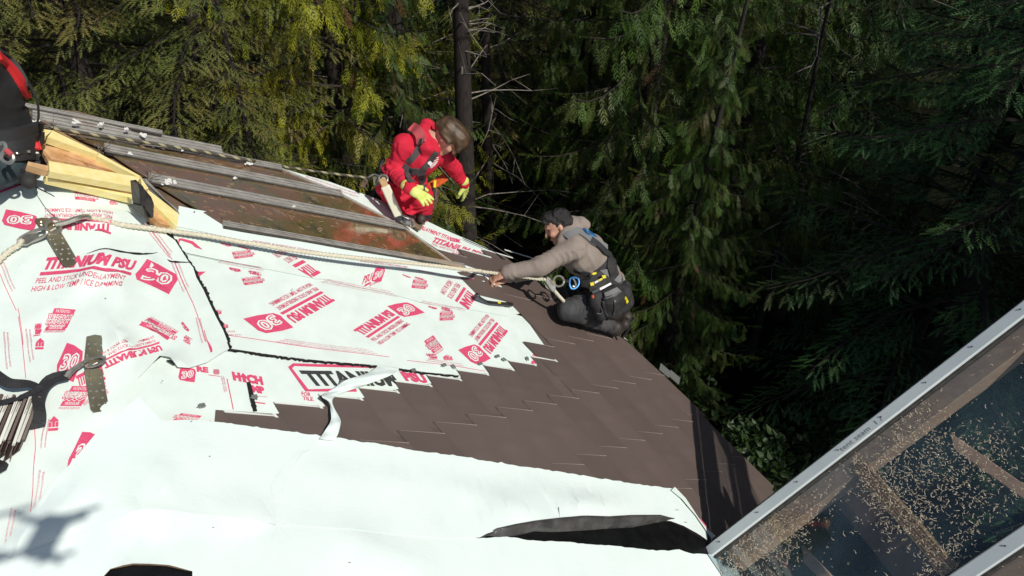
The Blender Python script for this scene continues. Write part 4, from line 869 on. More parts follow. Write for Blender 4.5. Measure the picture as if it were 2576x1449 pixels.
while cnt < 7000:
    u, v = rng.uniform(-.1, 2.6), rng.uniform(.05, sp*1.6); vv = v % sp
    near = math.exp(-((u-(pu0+.03))/.07)**2)+1.6*math.exp(-((v-.86*sp+.10*(u-1))/.016)**2)
    if rng.random() > field(u, v)**1.5*.8+.8*near+.03: continue
    if vv < .05 or vv > sp-.03: continue
    an = rng.normal(1.0, .9); d = GC*math.cos(an)+GD*math.sin(an); n = np.cross(GN, d); L = .0028+.013*rng.random()**3; wd = rng.uniform(.0009, .0018); c = gpt(u, v, -.004); bend = rng.normal(0, .006)
    pts = [c-d*L, c+n*bend+GN*rng.uniform(.002, .007), c+d*L]
    shv.add([pts[0]-n*wd, pts[0]+n*wd, pts[1]-n*wd, pts[1]+n*wd, pts[2]-n*wd+GN*.003, pts[2]+n*wd+GN*.002], [(0, 2, 3, 1), (2, 4, 5, 3)]); cnt += 1
shv.build('wood_shavings', M_SHAV, None, label='curled wood shavings scattered over the glazed roof', cat='shavings', kind='stuff')

# ------------------------------------------------------------------ trees
def frames(o, x, up, sc):
    """stack of 3x3 frames (columns: along, side, up) scaled, from direction arrays"""
    x = x/np.linalg.norm(x, axis=1, keepdims=True); y = np.cross(up, x); y /= np.maximum(np.linalg.norm(y, axis=1, keepdims=True), 1e-6); z = np.cross(x, y)
    return o, np.stack([x, y, z], 2)*sc[:, None, None]
def stamp(T, o, Fm): return (np.einsum('nij,kj->nki', Fm, T)+o[:, None, :]).reshape(-1, 3)
def fir_twig(n=17, wd=.075, ln=.21, seed=0):
    r = np.random.default_rng(seed); T = []
    for i in range(n):
        x = .05+.85*i/(n-1); a = [0.35, math.pi-.35, math.pi/2][i % 3]+r.normal(0, .25); l = ln*(1-.45*x)*r.uniform(.8, 1.15); c, s = math.cos(a), math.sin(a)
        b = np.array([x, 0, 0]); tip = b+np.array([l*.75, l*c, l*s*.8]); T += [b+[-wd/2, 0, 0], tip, b+[wd/2, 0, 0.0]]
    T += [[.6, -.05, 0], [1.12, 0, .02], [.6, .05, 0]]
    return np.array(T, float)
def cedar_spray(seed=0, n=7):
    r = np.random.default_rng(seed); T = []
    for i in range(n):
        x = .05+.85*i/(n-1); L = .36*math.sin(math.pi*(x*.85+.12))*r.uniform(.6, 1.2)
        for s in (-1, 1):
            b = np.array([x, 0, 0]); d = np.array([.80, s*.60, r.normal(0, .15)]); p = np.array([-d[1], d[0], 0])*.026
            tip = b+d*L; T += [b-p*.5, tip, b+p*1.1]
            m = b+d*L*.45; d2 = np.array([.95, s*.3, r.normal(0, .15)]); T += [m-p*.5, m+d2*L*.5, m+p*.7]
            d3 = np.array([.25, s*.95, r.normal(0, .15)]); m = b+d*L*.3; T += [m-p*.4, m+d3*L*.42, m+p*.7]
    T += [[.0, -.016, 0], [1.1, 0, 0], [.0, .016, 0]]
    return np.array(T, float)
def wood(segs, n=3):
    """tapered three-sided sticks: segs (m,8): p, q, r0, r1 -> triangles"""
    s = np.asarray(segs); p, q, r0, r1 = s[:, :3], s[:, 3:6], s[:, 6:7], s[:, 7:8]; d = q-p; d /= np.maximum(np.linalg.norm(d, axis=1, keepdims=True), 1e-6)
    u = np.cross(d, np.array([.37, .21, .9])); u /= np.maximum(np.linalg.norm(u, axis=1, keepdims=True), 1e-6); v = np.cross(d, u); out = []
    for k in range(n):
        a0, a1 = 6.2832*k/n, 6.2832*(k+1)/n; c0 = math.cos(a0)*u+math.sin(a0)*v; c1 = math.cos(a1)*u+math.sin(a1)*v
        A, B, Cc, Dd = p+c0*r0, p+c1*r0, q+c1*r1, q+c0*r1
        out += [np.stack([A, B, Cc], 1), np.stack([A, Cc, Dd], 1)]
    return np.concatenate(out).reshape(-1, 3)
def fir_crown(seed, z0, z1, H, Lmax, nb, droop=.25, twl=.12, dens=1., twist_up=.0, top=True, dead=.0):
    r = np.random.default_rng(seed); tw = fir_twig(seed=seed); O = []; X = []; U = []; S = []; TT = []; segs = []
    for b in range(nb):
        z = z0+(z1-z0)*(b+r.random())/nb; az = b*2.39996+r.normal(0, .4); L = Lmax*min(1., (H-z)/(H*.62))*r.uniform(.65, 1.1)
        if L < .25: continue
        h = np.array([math.cos(az), math.sin(az), 0]); side = np.array([-h[1], h[0], 0]); dr = droop*r.uniform(.6, 1.4); up0 = r.uniform(.0, .25)
        def pos(t): return np.array([0, 0, z])+h*L*t+np.array([0, 0, 1.])*L*(up0*t-dr*1.5*t*t+.25*dr*t**4*2)+side*L*.08*math.sin(3*t+b)
        ps = [pos(t) for t in np.linspace(0, 1, 6)]
        for k in range(5): segs.append([*ps[k], *ps[k+1], .02*(1-k/5.5)*L/2+.003, .02*(1-(k+1)/5.5)*L/2+.003])
        nl = int(L/.085*dens); bt = r.normal(.12, .2)
        for k in range(nl):
            t = .22+.78*(k+r.random()*.6)/nl; p = pos(t); tang = pos(min(1, t+.02))-pos(t-.02); tang /= np.linalg.norm(tang); sg = 1 if k % 2 else -1
            bl = (.16+.62*(1-t))*min(L, 2.0)*.42*r.uniform(.6, 1.2); d = tang*.62+side*sg*.75+np.array([0, 0, -.22-.25*r.random()]); d /= np.linalg.norm(d)
            e = p+d*bl; segs.append([*p, *e, .006, .002]); nt = max(2, int(bl/(twl*.42)))
            tb = np.clip(bt+r.normal(0, .18), 0, 1) if r.random() > dead else 1.
            for m in range(nt):
                f = (m+.6)/nt; o = p+d*bl*f; s2 = 1 if m % 2 else -1; sd = np.cross(np.array([0, 0, 1.]), d); x = d*.75+sd*s2*.62*(1-.25*f)+np.array([r.normal(0, .2), r.normal(0, .2), -.22+r.normal(0, .2)])
                O.append(o); X.append(x); U.append([r.normal(0, .2), r.normal(0, .2), 1]); S.append(twl*r.uniform(.75, 1.25)); TT.append(tb)
            O.append(e); X.append(d); U.append([0, 0, 1]); S.append(twl*1.1); TT.append(tb)
    O, X, U, S, TT = map(np.array, (O, X, U, S, TT)); o, Fm = frames(O, X, U, S); leaf = stamp(tw, o, Fm); wd = wood(segs)
    v = np.concatenate([leaf, wd]); nt_, nw = len(leaf)//3, len(wd)//3
    return big_mesh('crown', v, 3, np.r_[np.zeros(nt_, int), np.ones(nw, int)], np.r_[np.repeat(np.clip(TT, 0, 1), len(tw)), np.zeros(len(wd))])
def cedar_crown(seed, z0, z1, H, Lmax, nb, spray=.30, dens=1.):
    r = np.random.default_rng(seed); tws = [cedar_spray(seed+i) for i in range(2)]; O = []; X = []; U = []; S = []; TT = []; segs = []
    for b in range(nb):
        z = z0+(z1-z0)*(b+r.random())/nb; az = b*2.39996+r.normal(0, .5); L = Lmax*min(1., (H-z)/(H*.6))*r.uniform(.55, 1.1)
        if L < .25: continue
        h = np.array([math.cos(az), math.sin(az), 0]); side = np.array([-h[1], h[0], 0]); dr = r.uniform(.28, .6)
        def pos(t): return np.array([0, 0, z])+h*L*t+np.array([0, 0, 1.])*L*(.12*t-dr*1.3*t*t+dr*1.15*t**3)+side*L*.1*math.sin(2.5*t+b)
        ps = [pos(t) for t in np.linspace(0, 1, 7)]
        for k in range(6): segs.append([*ps[k], *ps[k+1], .016*(1-k/6.6)*L/2+.003, .016*(1-(k+1)/6.6)*L/2+.003])
        nl = int(L/.07*dens); bt = r.normal(.06, .18)
        for k in range(nl):
            t = .15+.85*(k+r.random()*.6)/nl; p = pos(t); tang = pos(min(1, t+.02))-pos(t-.02); tang /= np.linalg.norm(tang); sg = 1 if k % 2 else -1
            n2 = 1+int(r.random()*3*(1-t)+.6); d = tang*.5+side*sg*r.uniform(.25, .7)+np.array([0, 0, -.55-.8*r.random()]); d /= np.linalg.norm(d); q = p; tb = np.clip(bt+r.normal(0, .14), 0, 1)
            if r.random() < .025: tb = 1.
            for m in range(n2):
                O.append(q); X.append(d+np.array([0, 0, -.3*m])); nn = np.cross(d, side*r.normal(0, .5)+np.array([0, 0, .8])+h*r.normal(0, .5)); U.append(np.cross(nn, d)+r.normal(0, .35, 3)); S.append(spray*r.uniform(.7, 1.25)); TT.append(tb)
                q2 = q+d*spray*.55; segs.append([*q, *q2, .004, .002]); q = q2; d = d+np.array([r.normal(0, .3), r.normal(0, .3), -.35]); d /= np.linalg.norm(d)
        O.append(pos(1)); X.append(pos(1)-pos(.95)); U.append([0, 0, 1.]); S.append(spray*1.2); TT.append(bt)
    O, X, U, S, TT = map(np.array, (O, X, U, S, TT)); k = len(O)//2
    leaf = []; tt = []
    for T, sl2 in ((tws[0], slice(0, None, 2)), (tws[1], slice(1, None, 2))): o, Fm = frames(O[sl2], X[sl2], U[sl2], S[sl2]); leaf.append(stamp(T, o, Fm)); tt.append(np.repeat(np.clip(TT[sl2], 0, 1), len(T)))
    leaf = np.concatenate(leaf); wd = wood(segs); v = np.concatenate([leaf, wd])
    return big_mesh('crown', v, 3, np.r_[np.zeros(len(leaf)//3, int), np.ones(len(wd)//3, int)], np.r_[np.concatenate(tt), np.zeros(len(wd))])
def trunk_mesh(H, r0, seed, lean=(0, 0)):
    r = np.random.default_rng(seed); pts = []; rr = []
    for i in range(15): t = i/14; pts.append(np.array([lean[0]*t*H+.05*math.sin(5*t+seed), lean[1]*t*H+.05*math.cos(4*t+seed), H*t-.2])); rr.append(r0*(1-.9*t)*(1.25 if i == 0 else 1)+.01)
    m = MB().tube(catmull(pts, 3), list(np.interp(np.linspace(0, 14, 43), range(15), rr)), 10); me = mesh('trunk', m.v, m.f); me.polygons.foreach_set('use_smooth', [True]*len(me.polygons)); return me
CR = {'fir': fir_crown(3, 1.5, 13.5, 15, 2.5, 140, .24, .165), 'fir_b': fir_crown(11, 2.0, 12.5, 14, 2.3, 130, .32, .165, dead=.05), 'spruce': fir_crown(21, 1.0, 11.5, 13, 2.7, 95, .24, .165),
      'cedar': cedar_crown(5, 1.2, 13, 15, 2.3, 150), 'cedar_b': cedar_crown(17, 1.0, 12.5, 14, 2.1, 140, .34)}
LM = {'fir': M_FIR, 'fir_b': M_FIR, 'spruce': M_SPR, 'cedar': M_CED, 'cedar_b': M_CED}
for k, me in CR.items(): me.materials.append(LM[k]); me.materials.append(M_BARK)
CRY = CR['cedar'].copy(); CRY.name = 'crown'; CRY.materials[0] = M_CEDY; CR['cedar_y'] = CRY
TRK = {'a': trunk_mesh(15, .19, 1), 'b': trunk_mesh(14, .15, 2, (.02, .01))}
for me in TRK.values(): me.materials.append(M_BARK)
def tree(name, kind, x, y, s, rot, label, group=None, sz=None, z=0):
    o = thing(name, (x, y, z), label, 'tree', group); o.rotation_euler = (0, 0, rot); o.scale = (s, s, sz or s)
    for nm, me in (('trunk', TRK['a' if kind in ('fir', 'cedar', 'cedar_y') else 'b']), ('crown', CR[kind])):
        c = bpy.data.objects.new(nm, me); COL.objects.link(c); c.parent = o
    return o
tree('fir_tree', 'fir', -5.9, 9.3, 1.0, .3, 'olive needled fir filling the upper left corner behind the man in black', 'sunlit firs beyond the old glazing')
tree('fir_tree', 'fir_b', -7.6, 8.2, 1.0, 2.1, 'brownish fir at the far left edge beside the man in black', 'sunlit firs beyond the old glazing')
tree('fir_tree', 'fir', -4.0, 9.0, .98, 4.0, 'sunlit fir with drooping olive boughs close to the end of the old glazing', 'sunlit firs beyond the old glazing')
tree('fir_tree', 'fir_b', -3.3, 7.9, .56, 1.0, 'shorter fir whose boughs touch the striped rope', 'sunlit firs beyond the old glazing')
tree('cedar_tree', 'cedar_y', -2.45, 9.3, 1.0, .8, 'bright yellow green cedar left of the bare dark trunks', 'cedars beyond the eaves')
tree('cedar_tree', 'cedar', -1.6, 9.2, .62, 2.8, 'low dim cedar behind the man in red', 'cedars beyond the eaves')
tree('cedar_tree', 'cedar', 1.9, 9.3, 1.0, 1.4, 'tall green cedar with hanging fronds right of the bare trunks', 'cedars beyond the eaves')
tree('cedar_tree', 'cedar_b', 3.7, 10.2, 1.05, 3.6, 'tall dark green cedar above the man in the taupe hoodie', 'cedars beyond the eaves')
tree('cedar_tree', 'cedar_b', 2.3, 7.6, .55, 5.1, 'small cedar directly behind the man in the taupe hoodie', 'cedars beyond the eaves')
tree('spruce_tree', 'spruce', 5.7, 6.9, 1.0, .5, 'dark spruce with reaching boughs at the right edge of the view', 'dark spruces on the right')
tree('spruce_tree', 'spruce', 7.8, 10.0, 1.05, 2.2, 'dark spruce set deeper in the shade at the upper right', 'dark spruces on the right')
tree('spruce_tree', 'spruce', 5.4, 10.8, .85, 4.4, 'shaded spruce between the cedars and the right hand spruces', 'dark spruces on the right')
far = [(-9.6, 10.6, 'fir'), (-11, 12.5, 'fir'), (-8.6, 13.6, 'fir_b'), (-5.8, 13.4, 'fir'), (-3.4, 14.6, 'cedar'), (-.6, 14.8, 'fir'), (1.6, 14.2, 'cedar_b'), (4.2, 14.6, 'fir_b'), (6.6, 14.2, 'cedar'), (9.2, 13.5, 'spruce'), (11.6, 12.2, 'spruce'), (-1.8, 18.5, 'spruce'), (2.6, 18.8, 'spruce'), (-7, 18.5, 'fir'), (7.4, 18.6, 'fir'), (12, 17, 'fir_b'), (-12.5, 17.5, 'fir'), (.4, 23, 'fir'), (5.6, 23.5, 'fir_b'), (-5.6, 23.2, 'spruce'), (11, 23, 'spruce')]
for i, (x, y, k) in enumerate(far):
    tree({'fir': 'fir_tree', 'fir_b': 'fir_tree', 'spruce': 'spruce_tree'}.get(k, 'cedar_tree'), k, x, y, 1.05+.1*math.sin(i), i*1.7, 'one of the tall shaded conifers standing deep in the dark forest', 'forest conifers in the background', 1.15)
for i, (x, y, s) in enumerate(((10.6, 5.6, 1.15), (13.4, 3.2, 1.35), (9.4, 8.6, 1.1), (13.2, 8.0, 1.3), (16.5, 5.2, 1.5), (11.5, .6, 1.25), (15.5, -.8, 1.4), (8.8, 3.2, 1.0), (7.9, 4.9, .9), (7.2, 3.5, 1.0), (10.4, 1.9, 1.2), (18, 1.8, 1.5))):  # trees out of view, added to shade the right of the forest
    tree('spruce_tree', 'spruce' if i % 2 else 'fir', x, y, s, i*1.3, 'one of the unseen conifers added beyond the right side of the view for shade', 'unseen conifers added to shade the right side')
# bare dark trunks with dead branches
def bare(x, y, r0, lean, seed, label, H=13):
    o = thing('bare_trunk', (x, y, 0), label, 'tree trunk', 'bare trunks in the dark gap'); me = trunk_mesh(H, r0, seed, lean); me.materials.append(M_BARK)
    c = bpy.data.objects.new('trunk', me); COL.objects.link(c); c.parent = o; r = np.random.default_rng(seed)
    for k in range(34):
        z = r.uniform(2.2, 8.5); t = (z+.2)/H; a = r.random()*6.283; L = r.uniform(.3, 1.5); p = np.array([lean[0]*t*H, lean[1]*t*H, z]); pts = [p]; d = np.array([math.cos(a), math.sin(a), r.uniform(-.2, .35)])
        for q in range(4): pts.append(pts[-1]+d*L/4); d = d+np.r_[r.normal(0, .22, 2), r.normal(-.1, .15)]
        m = MB().tube(pts, [.014, .011, .008, .006, .003], 4)
        for q in (2, 3): d2 = r.normal(0, 1, 3); m.tube([pts[q], pts[q]+unit(d2)*L*.28], [.005, .002], 3)
        c = bpy.data.objects.new('dead_branch', mesh('dead_branch', m.v, m.f)); c.data.materials.append(M_DEADB); COL.objects.link(c); c.parent = o
bare(-.62, 8.9, .17, (-.005, .0), 4, 'straight dark bare trunk just right of the man in red')
bare(-1.75, 9.3, .16, (.03, .0), 6, 'leaning bare trunk with dead twigs above the man in red')
bare(-.35, 10.4, .10, (.0, .01), 9, 'thin pale bare trunk behind the straight dark one')
bare(4.4, 9.2, .07, (-.05, .0), 12, 'thin leaning dead pole in the dark gap on the right', 7)
# understory shrubs below the eaves
def shrub(x, y, z, n, R, label, seed):
    r = np.random.default_rng(seed); o = thing('broadleaf_shrub', (x, y, 0), label, 'shrub', 'broadleaf shrubs below the eaves'); L = np.array([[0, -.18, 0], [.35, -.32, .05], [1, 0, -.1], [.35, .32, .05], [0, .18, 0], [.1, 0, .02]])
    T = np.array([L[0], L[1], L[2], L[0], L[2], L[3], L[0], L[3], L[4]]); p = r.normal(0, 1, (n, 3)); p /= np.linalg.norm(p, axis=1, keepdims=True); p *= R*r.random((n, 1))**.4; p[:, 2] = np.abs(p[:, 2])*1.1
    X = p/R+r.normal(0, .7, (n, 3)); X[:, 2] -= .2; U = np.c_[r.normal(0, .5, (n, 2)), np.ones(n)]; oo, Fm = frames(p+[0, 0, z], X, U, r.uniform(.06, .12, n)); v = stamp(T, oo, Fm)
    me = big_mesh('foliage', v, 3); me.materials.append(M_LEAF); c = bpy.data.objects.new('foliage', me); COL.objects.link(c); c.parent = o
    m = MB(); 
    for k in range(7): a = k*.9; m.tube([(0, 0, 0), (math.cos(a)*R*.3, math.sin(a)*R*.3, z*.7), (math.cos(a)*R*.7, math.sin(a)*R*.7, z+R*.4)], [.02, .014, .004], 5)
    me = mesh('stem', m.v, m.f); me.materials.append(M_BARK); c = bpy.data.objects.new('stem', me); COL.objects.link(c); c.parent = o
for i, (x, y, z, n, R, lb) in enumerate(((2.9, 5.4, 2.0, 500, .55, 'glossy leafed shrub under the eaves beside the gutter bracket'), (3.2, 5.7, 1.2, 450, .55, 'glossy leafed shrub in the corner between eaves and glazed roof'), (2.3, 6.6, 1.4, 500, .8, 'leafy shrub in deep shade behind the kneeling man'), (4.4, 6.2, .9, 600, .9, 'leafy shrub in the dark hollow beside the glazed roof'))): shrub(x, y, z, n, R, lb, i+40)

# ------------------------------------------------------------------ people: signed-distance bodies turned into continuous skins
class Sdf:
    def __init__(s, prims, res, amp=0., freq=40., seed=0, pad=.03, stretch=None, folds=()):
        P = []
        for p in prims:
            if p[0] == 'c': r = max(p[3], p[4]); P += [np.minimum(p[1], p[2])-r, np.maximum(p[1], p[2])+r]
            else: r = max(p[2]); P += [p[1]-r, p[1]+r]
        P = np.array(P); s.lo = P.min(0)-pad; s.res = res; n = np.ceil((P.max(0)+pad-s.lo)/res).astype(int)+1; s.n = n
        ax = [s.lo[i]+res*np.arange(n[i]) for i in range(3)]; s.ax = ax; d = np.full(n, .08, np.float32)
        for p in prims:
            k = p[-1]; neg = False
            if p[0] == 'c': r = max(p[3], p[4]); lo, hi = np.minimum(p[1], p[2])-r, np.maximum(p[1], p[2])+r
            else: r = max(p[2]); lo, hi = p[1]-r, p[1]+r
            m = .035+k; i0 = np.clip(((lo-m-s.lo)/res).astype(int), 0, n-1); i1 = np.clip(((hi+m-s.lo)/res).astype(int)+2, 1, n)
            X, Y, Z = np.meshgrid(*[ax[i][i0[i]:i1[i]].astype(np.float32) for i in range(3)], indexing='ij'); Q = np.stack([X, Y, Z], -1)
            if p[0] == 'c':
                a, b = p[1], p[2]; ba = b-a; h = np.clip(((Q-a)@ba)/max(ba@ba, 1e-9), 0, 1); dd = np.linalg.norm(Q-a-h[..., None]*ba, axis=-1)-(p[3]+h*(p[4]-p[3]))
            else:
                B = p[3]; q = (Q-p[1])@B; rr = np.array(p[2]); l0 = np.linalg.norm(q/rr, axis=-1); l1 = np.linalg.norm(q/(rr*rr), axis=-1); dd = l0*(l0-1)/np.maximum(l1, 1e-6)
                neg = p[0] == 'n'
            sl2 = tuple(slice(i0[i], i1[i]) for i in range(3)); o = d[sl2]
            if neg: h = np.clip(.5-.5*(o+dd)/max(k, 1e-5), 0, 1); d[sl2] = o*(1-h)-dd*h+k*h*(1-h)
            else: h = np.clip(.5+.5*(o-dd)/max(k, 1e-5), 0, 1); d[sl2] = o*(1-h)+dd*h-k*h*(1-h)
        r = np.random.default_rng(seed)
        for a, b, lam, fa in folds:                     # cloth bunching across a limb
            lo, hi = np.minimum(a, b)-.2, np.maximum(a, b)+.2; i0 = np.clip(((lo-s.lo)/res).astype(int), 0, n-1); i1 = np.clip(((hi-s.lo)/res).astype(int)+2, 1, n)
            X, Y, Z = np.meshgrid(*[ax[i][i0[i]:i1[i]].astype(np.float32) for i in range(3)], indexing='ij'); Q = np.stack([X, Y, Z], -1)
            L = np.linalg.norm(b-a); t = (b-a)/L; u = unit(np.cross(t, [.3, .5, .81])); v = np.cross(t, u); q = Q-a; st = q@t; an = np.arctan2(q@v, q@u); ph = r.uniform(0, 6, 4)
            g = st/lam+.45*np.sin(an+ph[0])+.25*np.sin(2*an+st*9+ph[1])+.2*np.sin(st*31+ph[2]); wv = 1-2*np.abs(np.sin(math.pi*g))**.7
            msk = np.clip((st+.03)/.06, 0, 1)*np.clip((L+.03-st)/.06, 0, 1)*np.clip(.55+.6*np.sin(an*1.0+st*7+ph[3]), 0, 1); sl2 = tuple(slice(i0[i], i1[i]) for i in range(3)); d[sl2] -= fa*wv*msk*np.clip(.05-np.abs(d[sl2]), 0, .02)/.02
        if amp:
            X, Y, Z = np.meshgrid(*[a.astype(np.float32) for a in ax], indexing='ij'); w_ = 0
            for _ in range(5):
                v = unit(r.normal(0, 1, 3)); f = freq*r.uniform(.6, 1.5); w_ = w_+np.sin(f*(v[0]*X+v[1]*Y+v[2]*Z)+.8*np.sin(f*.5*(v[1]*X-v[0]*Y+v[2]*Z))+r.uniform(0, 6))
            d = d+amp*w_/2.5
        s.d = d
    def at(s, P):
        q = (P-s.lo)/s.res; i = np.clip(np.floor(q).astype(int), 0, s.n-2); f = np.clip(q-i, 0, 1); r = 0
        for a in (0, 1):
            for b in (0, 1):
                for c in (0, 1): r = r+s.d[i[:, 0]+a, i[:, 1]+b, i[:, 2]+c]*np.where(a, f[:, 0], 1-f[:, 0])*np.where(b, f[:, 1], 1-f[:, 1])*np.where(c, f[:, 2], 1-f[:, 2])
        out = np.any((q < 0) | (q > s.n-1), 1); return np.where(out, .08, r)
    def grad(s, p):
        e = s.res; g = np.array([s.at(np.array([p+e*v]))[0]-s.at(np.array([p-e*v]))[0] for v in np.eye(3)]); return g/max(np.linalg.norm(g), 1e-9)
    def hit(s, x, y, zr=(2, 7)):
        t = np.arange(zr[0], zr[1], .0025); P = CAM+t[:, None]*ray(x, y); d = s.at(P); k = np.argmax(d < 0)
        if d[k] >= 0: k = np.argmin(d)
        return P[k], s.grad(P[k])
    def mesh(s):
        d = s.d; ins = d < 0; c = np.zeros(np.array(d.shape)-1, np.int8)
        for a in (0, 1):
            for b in (0, 1):
                for e in (0, 1): c += ins[a:d.shape[0]-1+a, b:d.shape[1]-1+b, e:d.shape[2]-1+e]
        act = np.argwhere((c > 0) & (c < 8)); idx = np.full(c.shape, -1, np.int32); idx[tuple(act.T)] = np.arange(len(act))
        acc = np.zeros((len(act), 3)); cnt = np.zeros(len(act)); cor = [(a, b, e) for a in (0, 1) for b in (0, 1) for e in (0, 1)]
        for p in cor:
            for ax in range(3):
                if p[ax]: continue
                q = list(p); q[ax] = 1; A = act+p; B = act+q; da = d[tuple(A.T)]; db = d[tuple(B.T)]; m = (da < 0) != (db < 0); t = da/np.where(da == db, 1, da-db)
                pos = np.tile(np.array(p, float), (len(act), 1)); pos[:, ax] = t; acc += np.where(m[:, None], pos, 0); cnt += m
        v = (act+acc/cnt[:, None])*s.res+s.lo; F = []
        for ax in range(3):
            u, w_ = (ax+1) % 3, (ax+2) % 3; sl0 = [slice(None)]*3; sl1 = [slice(None)]*3; sl0[ax] = slice(0, -1); sl1[ax] = slice(1, None); A = ins[tuple(sl0)]; B = ins[tuple(sl1)]
            e = np.argwhere(A != B); e = e[(e[:, u] > 0) & (e[:, w_] > 0) & (e[:, u] < d.shape[u]-1) & (e[:, w_] < d.shape[w_]-1)]; fl = A[tuple(e.T)]
            def g(du, dw): q = e.copy(); q[:, u] -= du; q[:, w_] -= dw; return idx[tuple(q.T)]
            f = np.stack([g(1, 1), g(0, 1), g(0, 0), g(1, 0)], 1); f[~fl] = f[~fl][:, ::-1]; F.append(f)
        F = np.concatenate(F); return v, F[(F >= 0).all(1)]
def quad_mesh(name, parts):
    v = np.concatenate([p[0] for p in parts]); o = 0; F = []
    for p in parts: F.append(p[1]+o); o += len(p[0])
    F = np.concatenate(F); me = bpy.data.meshes.new(name); me.vertices.add(len(v)); me.vertices.foreach_set('co', v.astype(np.float32).ravel()); me.loops.add(F.size); me.loops.foreach_set('vertex_index', F.astype(np.int32).ravel())
    me.polygons.add(len(F)); me.polygons.foreach_set('loop_start', np.arange(0, F.size, 4, dtype=np.int32)); me.update(calc_edges=True); return me
def C_(a, b, ra, rb, k=.02): return ('c', np.asarray(a, float), np.asarray(b, float), ra, rb, k)
def basis(f, u): f = unit(f); u = unit(u-(u@f)*f); return np.stack([f, np.cross(u, f), u], 1)      # columns: forward, left, up
def El(c, r, B=np.eye(3), k=.02): return ('e', np.asarray(c, float), tuple(r), B, k)
def chain(pts, rads, k=.02): return [C_(pts[i], pts[i+1], rads[i], rads[i+1], k) for i in range(len(pts)-1)]
def garment(name, sdf, m, parent, **kw): return link(name, quad_mesh(name, [sdf.mesh()]), m, parent, smooth=True, **kw)
def head_prims(c, B):
    f, l, u = B[:, 0], B[:, 1], B[:, 2]; P = lambda x, y, z: c+f*x+l*y+u*z
    pr = [El(P(-.008, 0, .03), (.098, .076, .092), B, .02), El(P(.022, 0, -.045), (.066, .056, .075), B, .03), C_(P(.07, -.016, -.098), P(.07, .016, -.098), .018, .018, .02), C_(P(.092, 0, .012), P(.112, 0, -.028), .009, .014, .012), El(P(.082, 0, .03), (.018, .05, .012), B, .012)]
    for s in (-1, 1): pr += [El(P(-.002, s*.076, -.005), (.018, .009, .032), B, .006), El(P(.07, s*.04, -.025), (.024, .022, .022), B, .02), ('n', P(.098, s*.032, .008), (.014, .017, .010), B, .012)]
    pr += [C_(P(.088, -.018, -.066), P(.088, .018, -.066), .008, .008, .008), ('n', P(.10, 0, -.0585), (.012, .024, .0035), B, .004)]
    return pr, P
def hand_prims(wrist, pdir, nrm, side, size=1., curl=.5, spread=.12, g=1.):
    """palm along pdir, back of the hand towards nrm, thumb on side*cross"""
    d = unit(pdir); n = unit(nrm-(nrm@d)*d); s = np.cross(n, d)*side; z = size; pr = []
    pc = wrist+d*.05*z; pr += [C_(wrist, wrist+d*.03*z, .026*z*g, .03*z*g, .02), El(pc+d*.005, (.05*z, .041*z, .017*z*g), np.stack([d, s, n], 1), .015)]
    for i, (o, L) in enumerate(((.028, .072), (.010, .082), (-.009, .076), (-.027, .06))):
        b = wrist+d*.085*z+s*o*z; a = curl*(.8+.15*i); dr = unit(d+s*spread*(o/.03)); p = b; rad = .0098*z*g
        for j, fr in enumerate((.45, .32, .25)):
            ang = a*(j+.5); dd = unit(dr*math.cos(ang)-n*math.sin(ang)); q = p+dd*L*fr*z; pr.append(C_(p, q, rad, rad*.92, .005)); p = q; rad *= .92
    b = wrist+d*.025*z+s*.03*z; q = b+unit(d*.55+s*.75-n*.25)*.042*z; e = q+unit(d*.9+s*.25-n*.35)*.034*z; pr += [C_(b, q, .016*z*g, .012*z*g, .012), C_(q, e, .0115*z*g, .010*z*g, .006)]
    return pr
def ribbon(name, sdf, px, wid, th, m, parent, zr=(2, 7), off=.004, step=.012, label=None, smooth_n=2):
    """strap lying on a body: points read on the photograph are dropped onto the skin"""
    Q = catmull([np.array(p, float) for p in px], 6); H = [sdf.hit(q[0], q[1], zr) for q in Q]; P = np.array([h[0] for h in H]); Nn = np.array([h[1] for h in H])
    for _ in range(smooth_n): P[1:-1] = (P[:-2]+2*P[1:-1]+P[2:])/4; Nn[1:-1] = (Nn[:-2]+2*Nn[1:-1]+Nn[2:])/4
    PN = resample(np.c_[P, Nn], step); mb = MB(); vs = []
    for i, pn in enumerate(PN):
        p, n = pn[:3], unit(pn[3:]); a, b = PN[max(i-1, 0)][:3], PN[min(i+1, len(PN)-1)][:3]; t = unit(b-a) if np.linalg.norm(b-a) > 1e-6 else R_; s = unit(np.cross(n, t)); p = p+n*off
        vs += [p-s*wid/2-n*.006, p+s*wid/2-n*.006, p+s*wid/2+n*th, p-s*wid/2+n*th]
    f = []
    for i in range(len(PN)-1): o = i*4; f += [(o+k, o+4+k, o+4+(k+1) % 4, o+(k+1) % 4) for k in range(4)]
    f += [(0, 1, 2, 3), tuple(len(vs)-1-k for k in range(4))]; mb.add(vs, f); return mb.build(name, m, parent, label=label)
def patch(name, sdf, px, m, parent, th=.003, zr=(2, 7)):
    H = [sdf.hit(*p, zr) for p in px]; n = unit(sum(h[1] for h in H)); return MB().prism([h[0]-n*.004+h[1]*.002 for h in H], n*(th+.006)).build(name, m, parent)
def buckle(sdf, px, w_, h_, m, parent, name='buckle', zr=(2, 7), ang=0, th=.005):
    p, n = sdf.hit(*px, zr); a = math.radians(ang); x = R_*math.cos(a)-D_*math.sin(a); x = unit(x-(x@n)*n); y = np.cross(n, x); return MB().bbox(p+n*.01, x*w_/2, y*h_/2, n*th, .4).build(name, m, parent)
def slabpx(m, pts, z, back, mi=0):
    zz = z if hasattr(z, '__len__') else [z]*len(pts); return m.prism([J(*p, q) for p, q in zip(pts, zz)], back, mi)
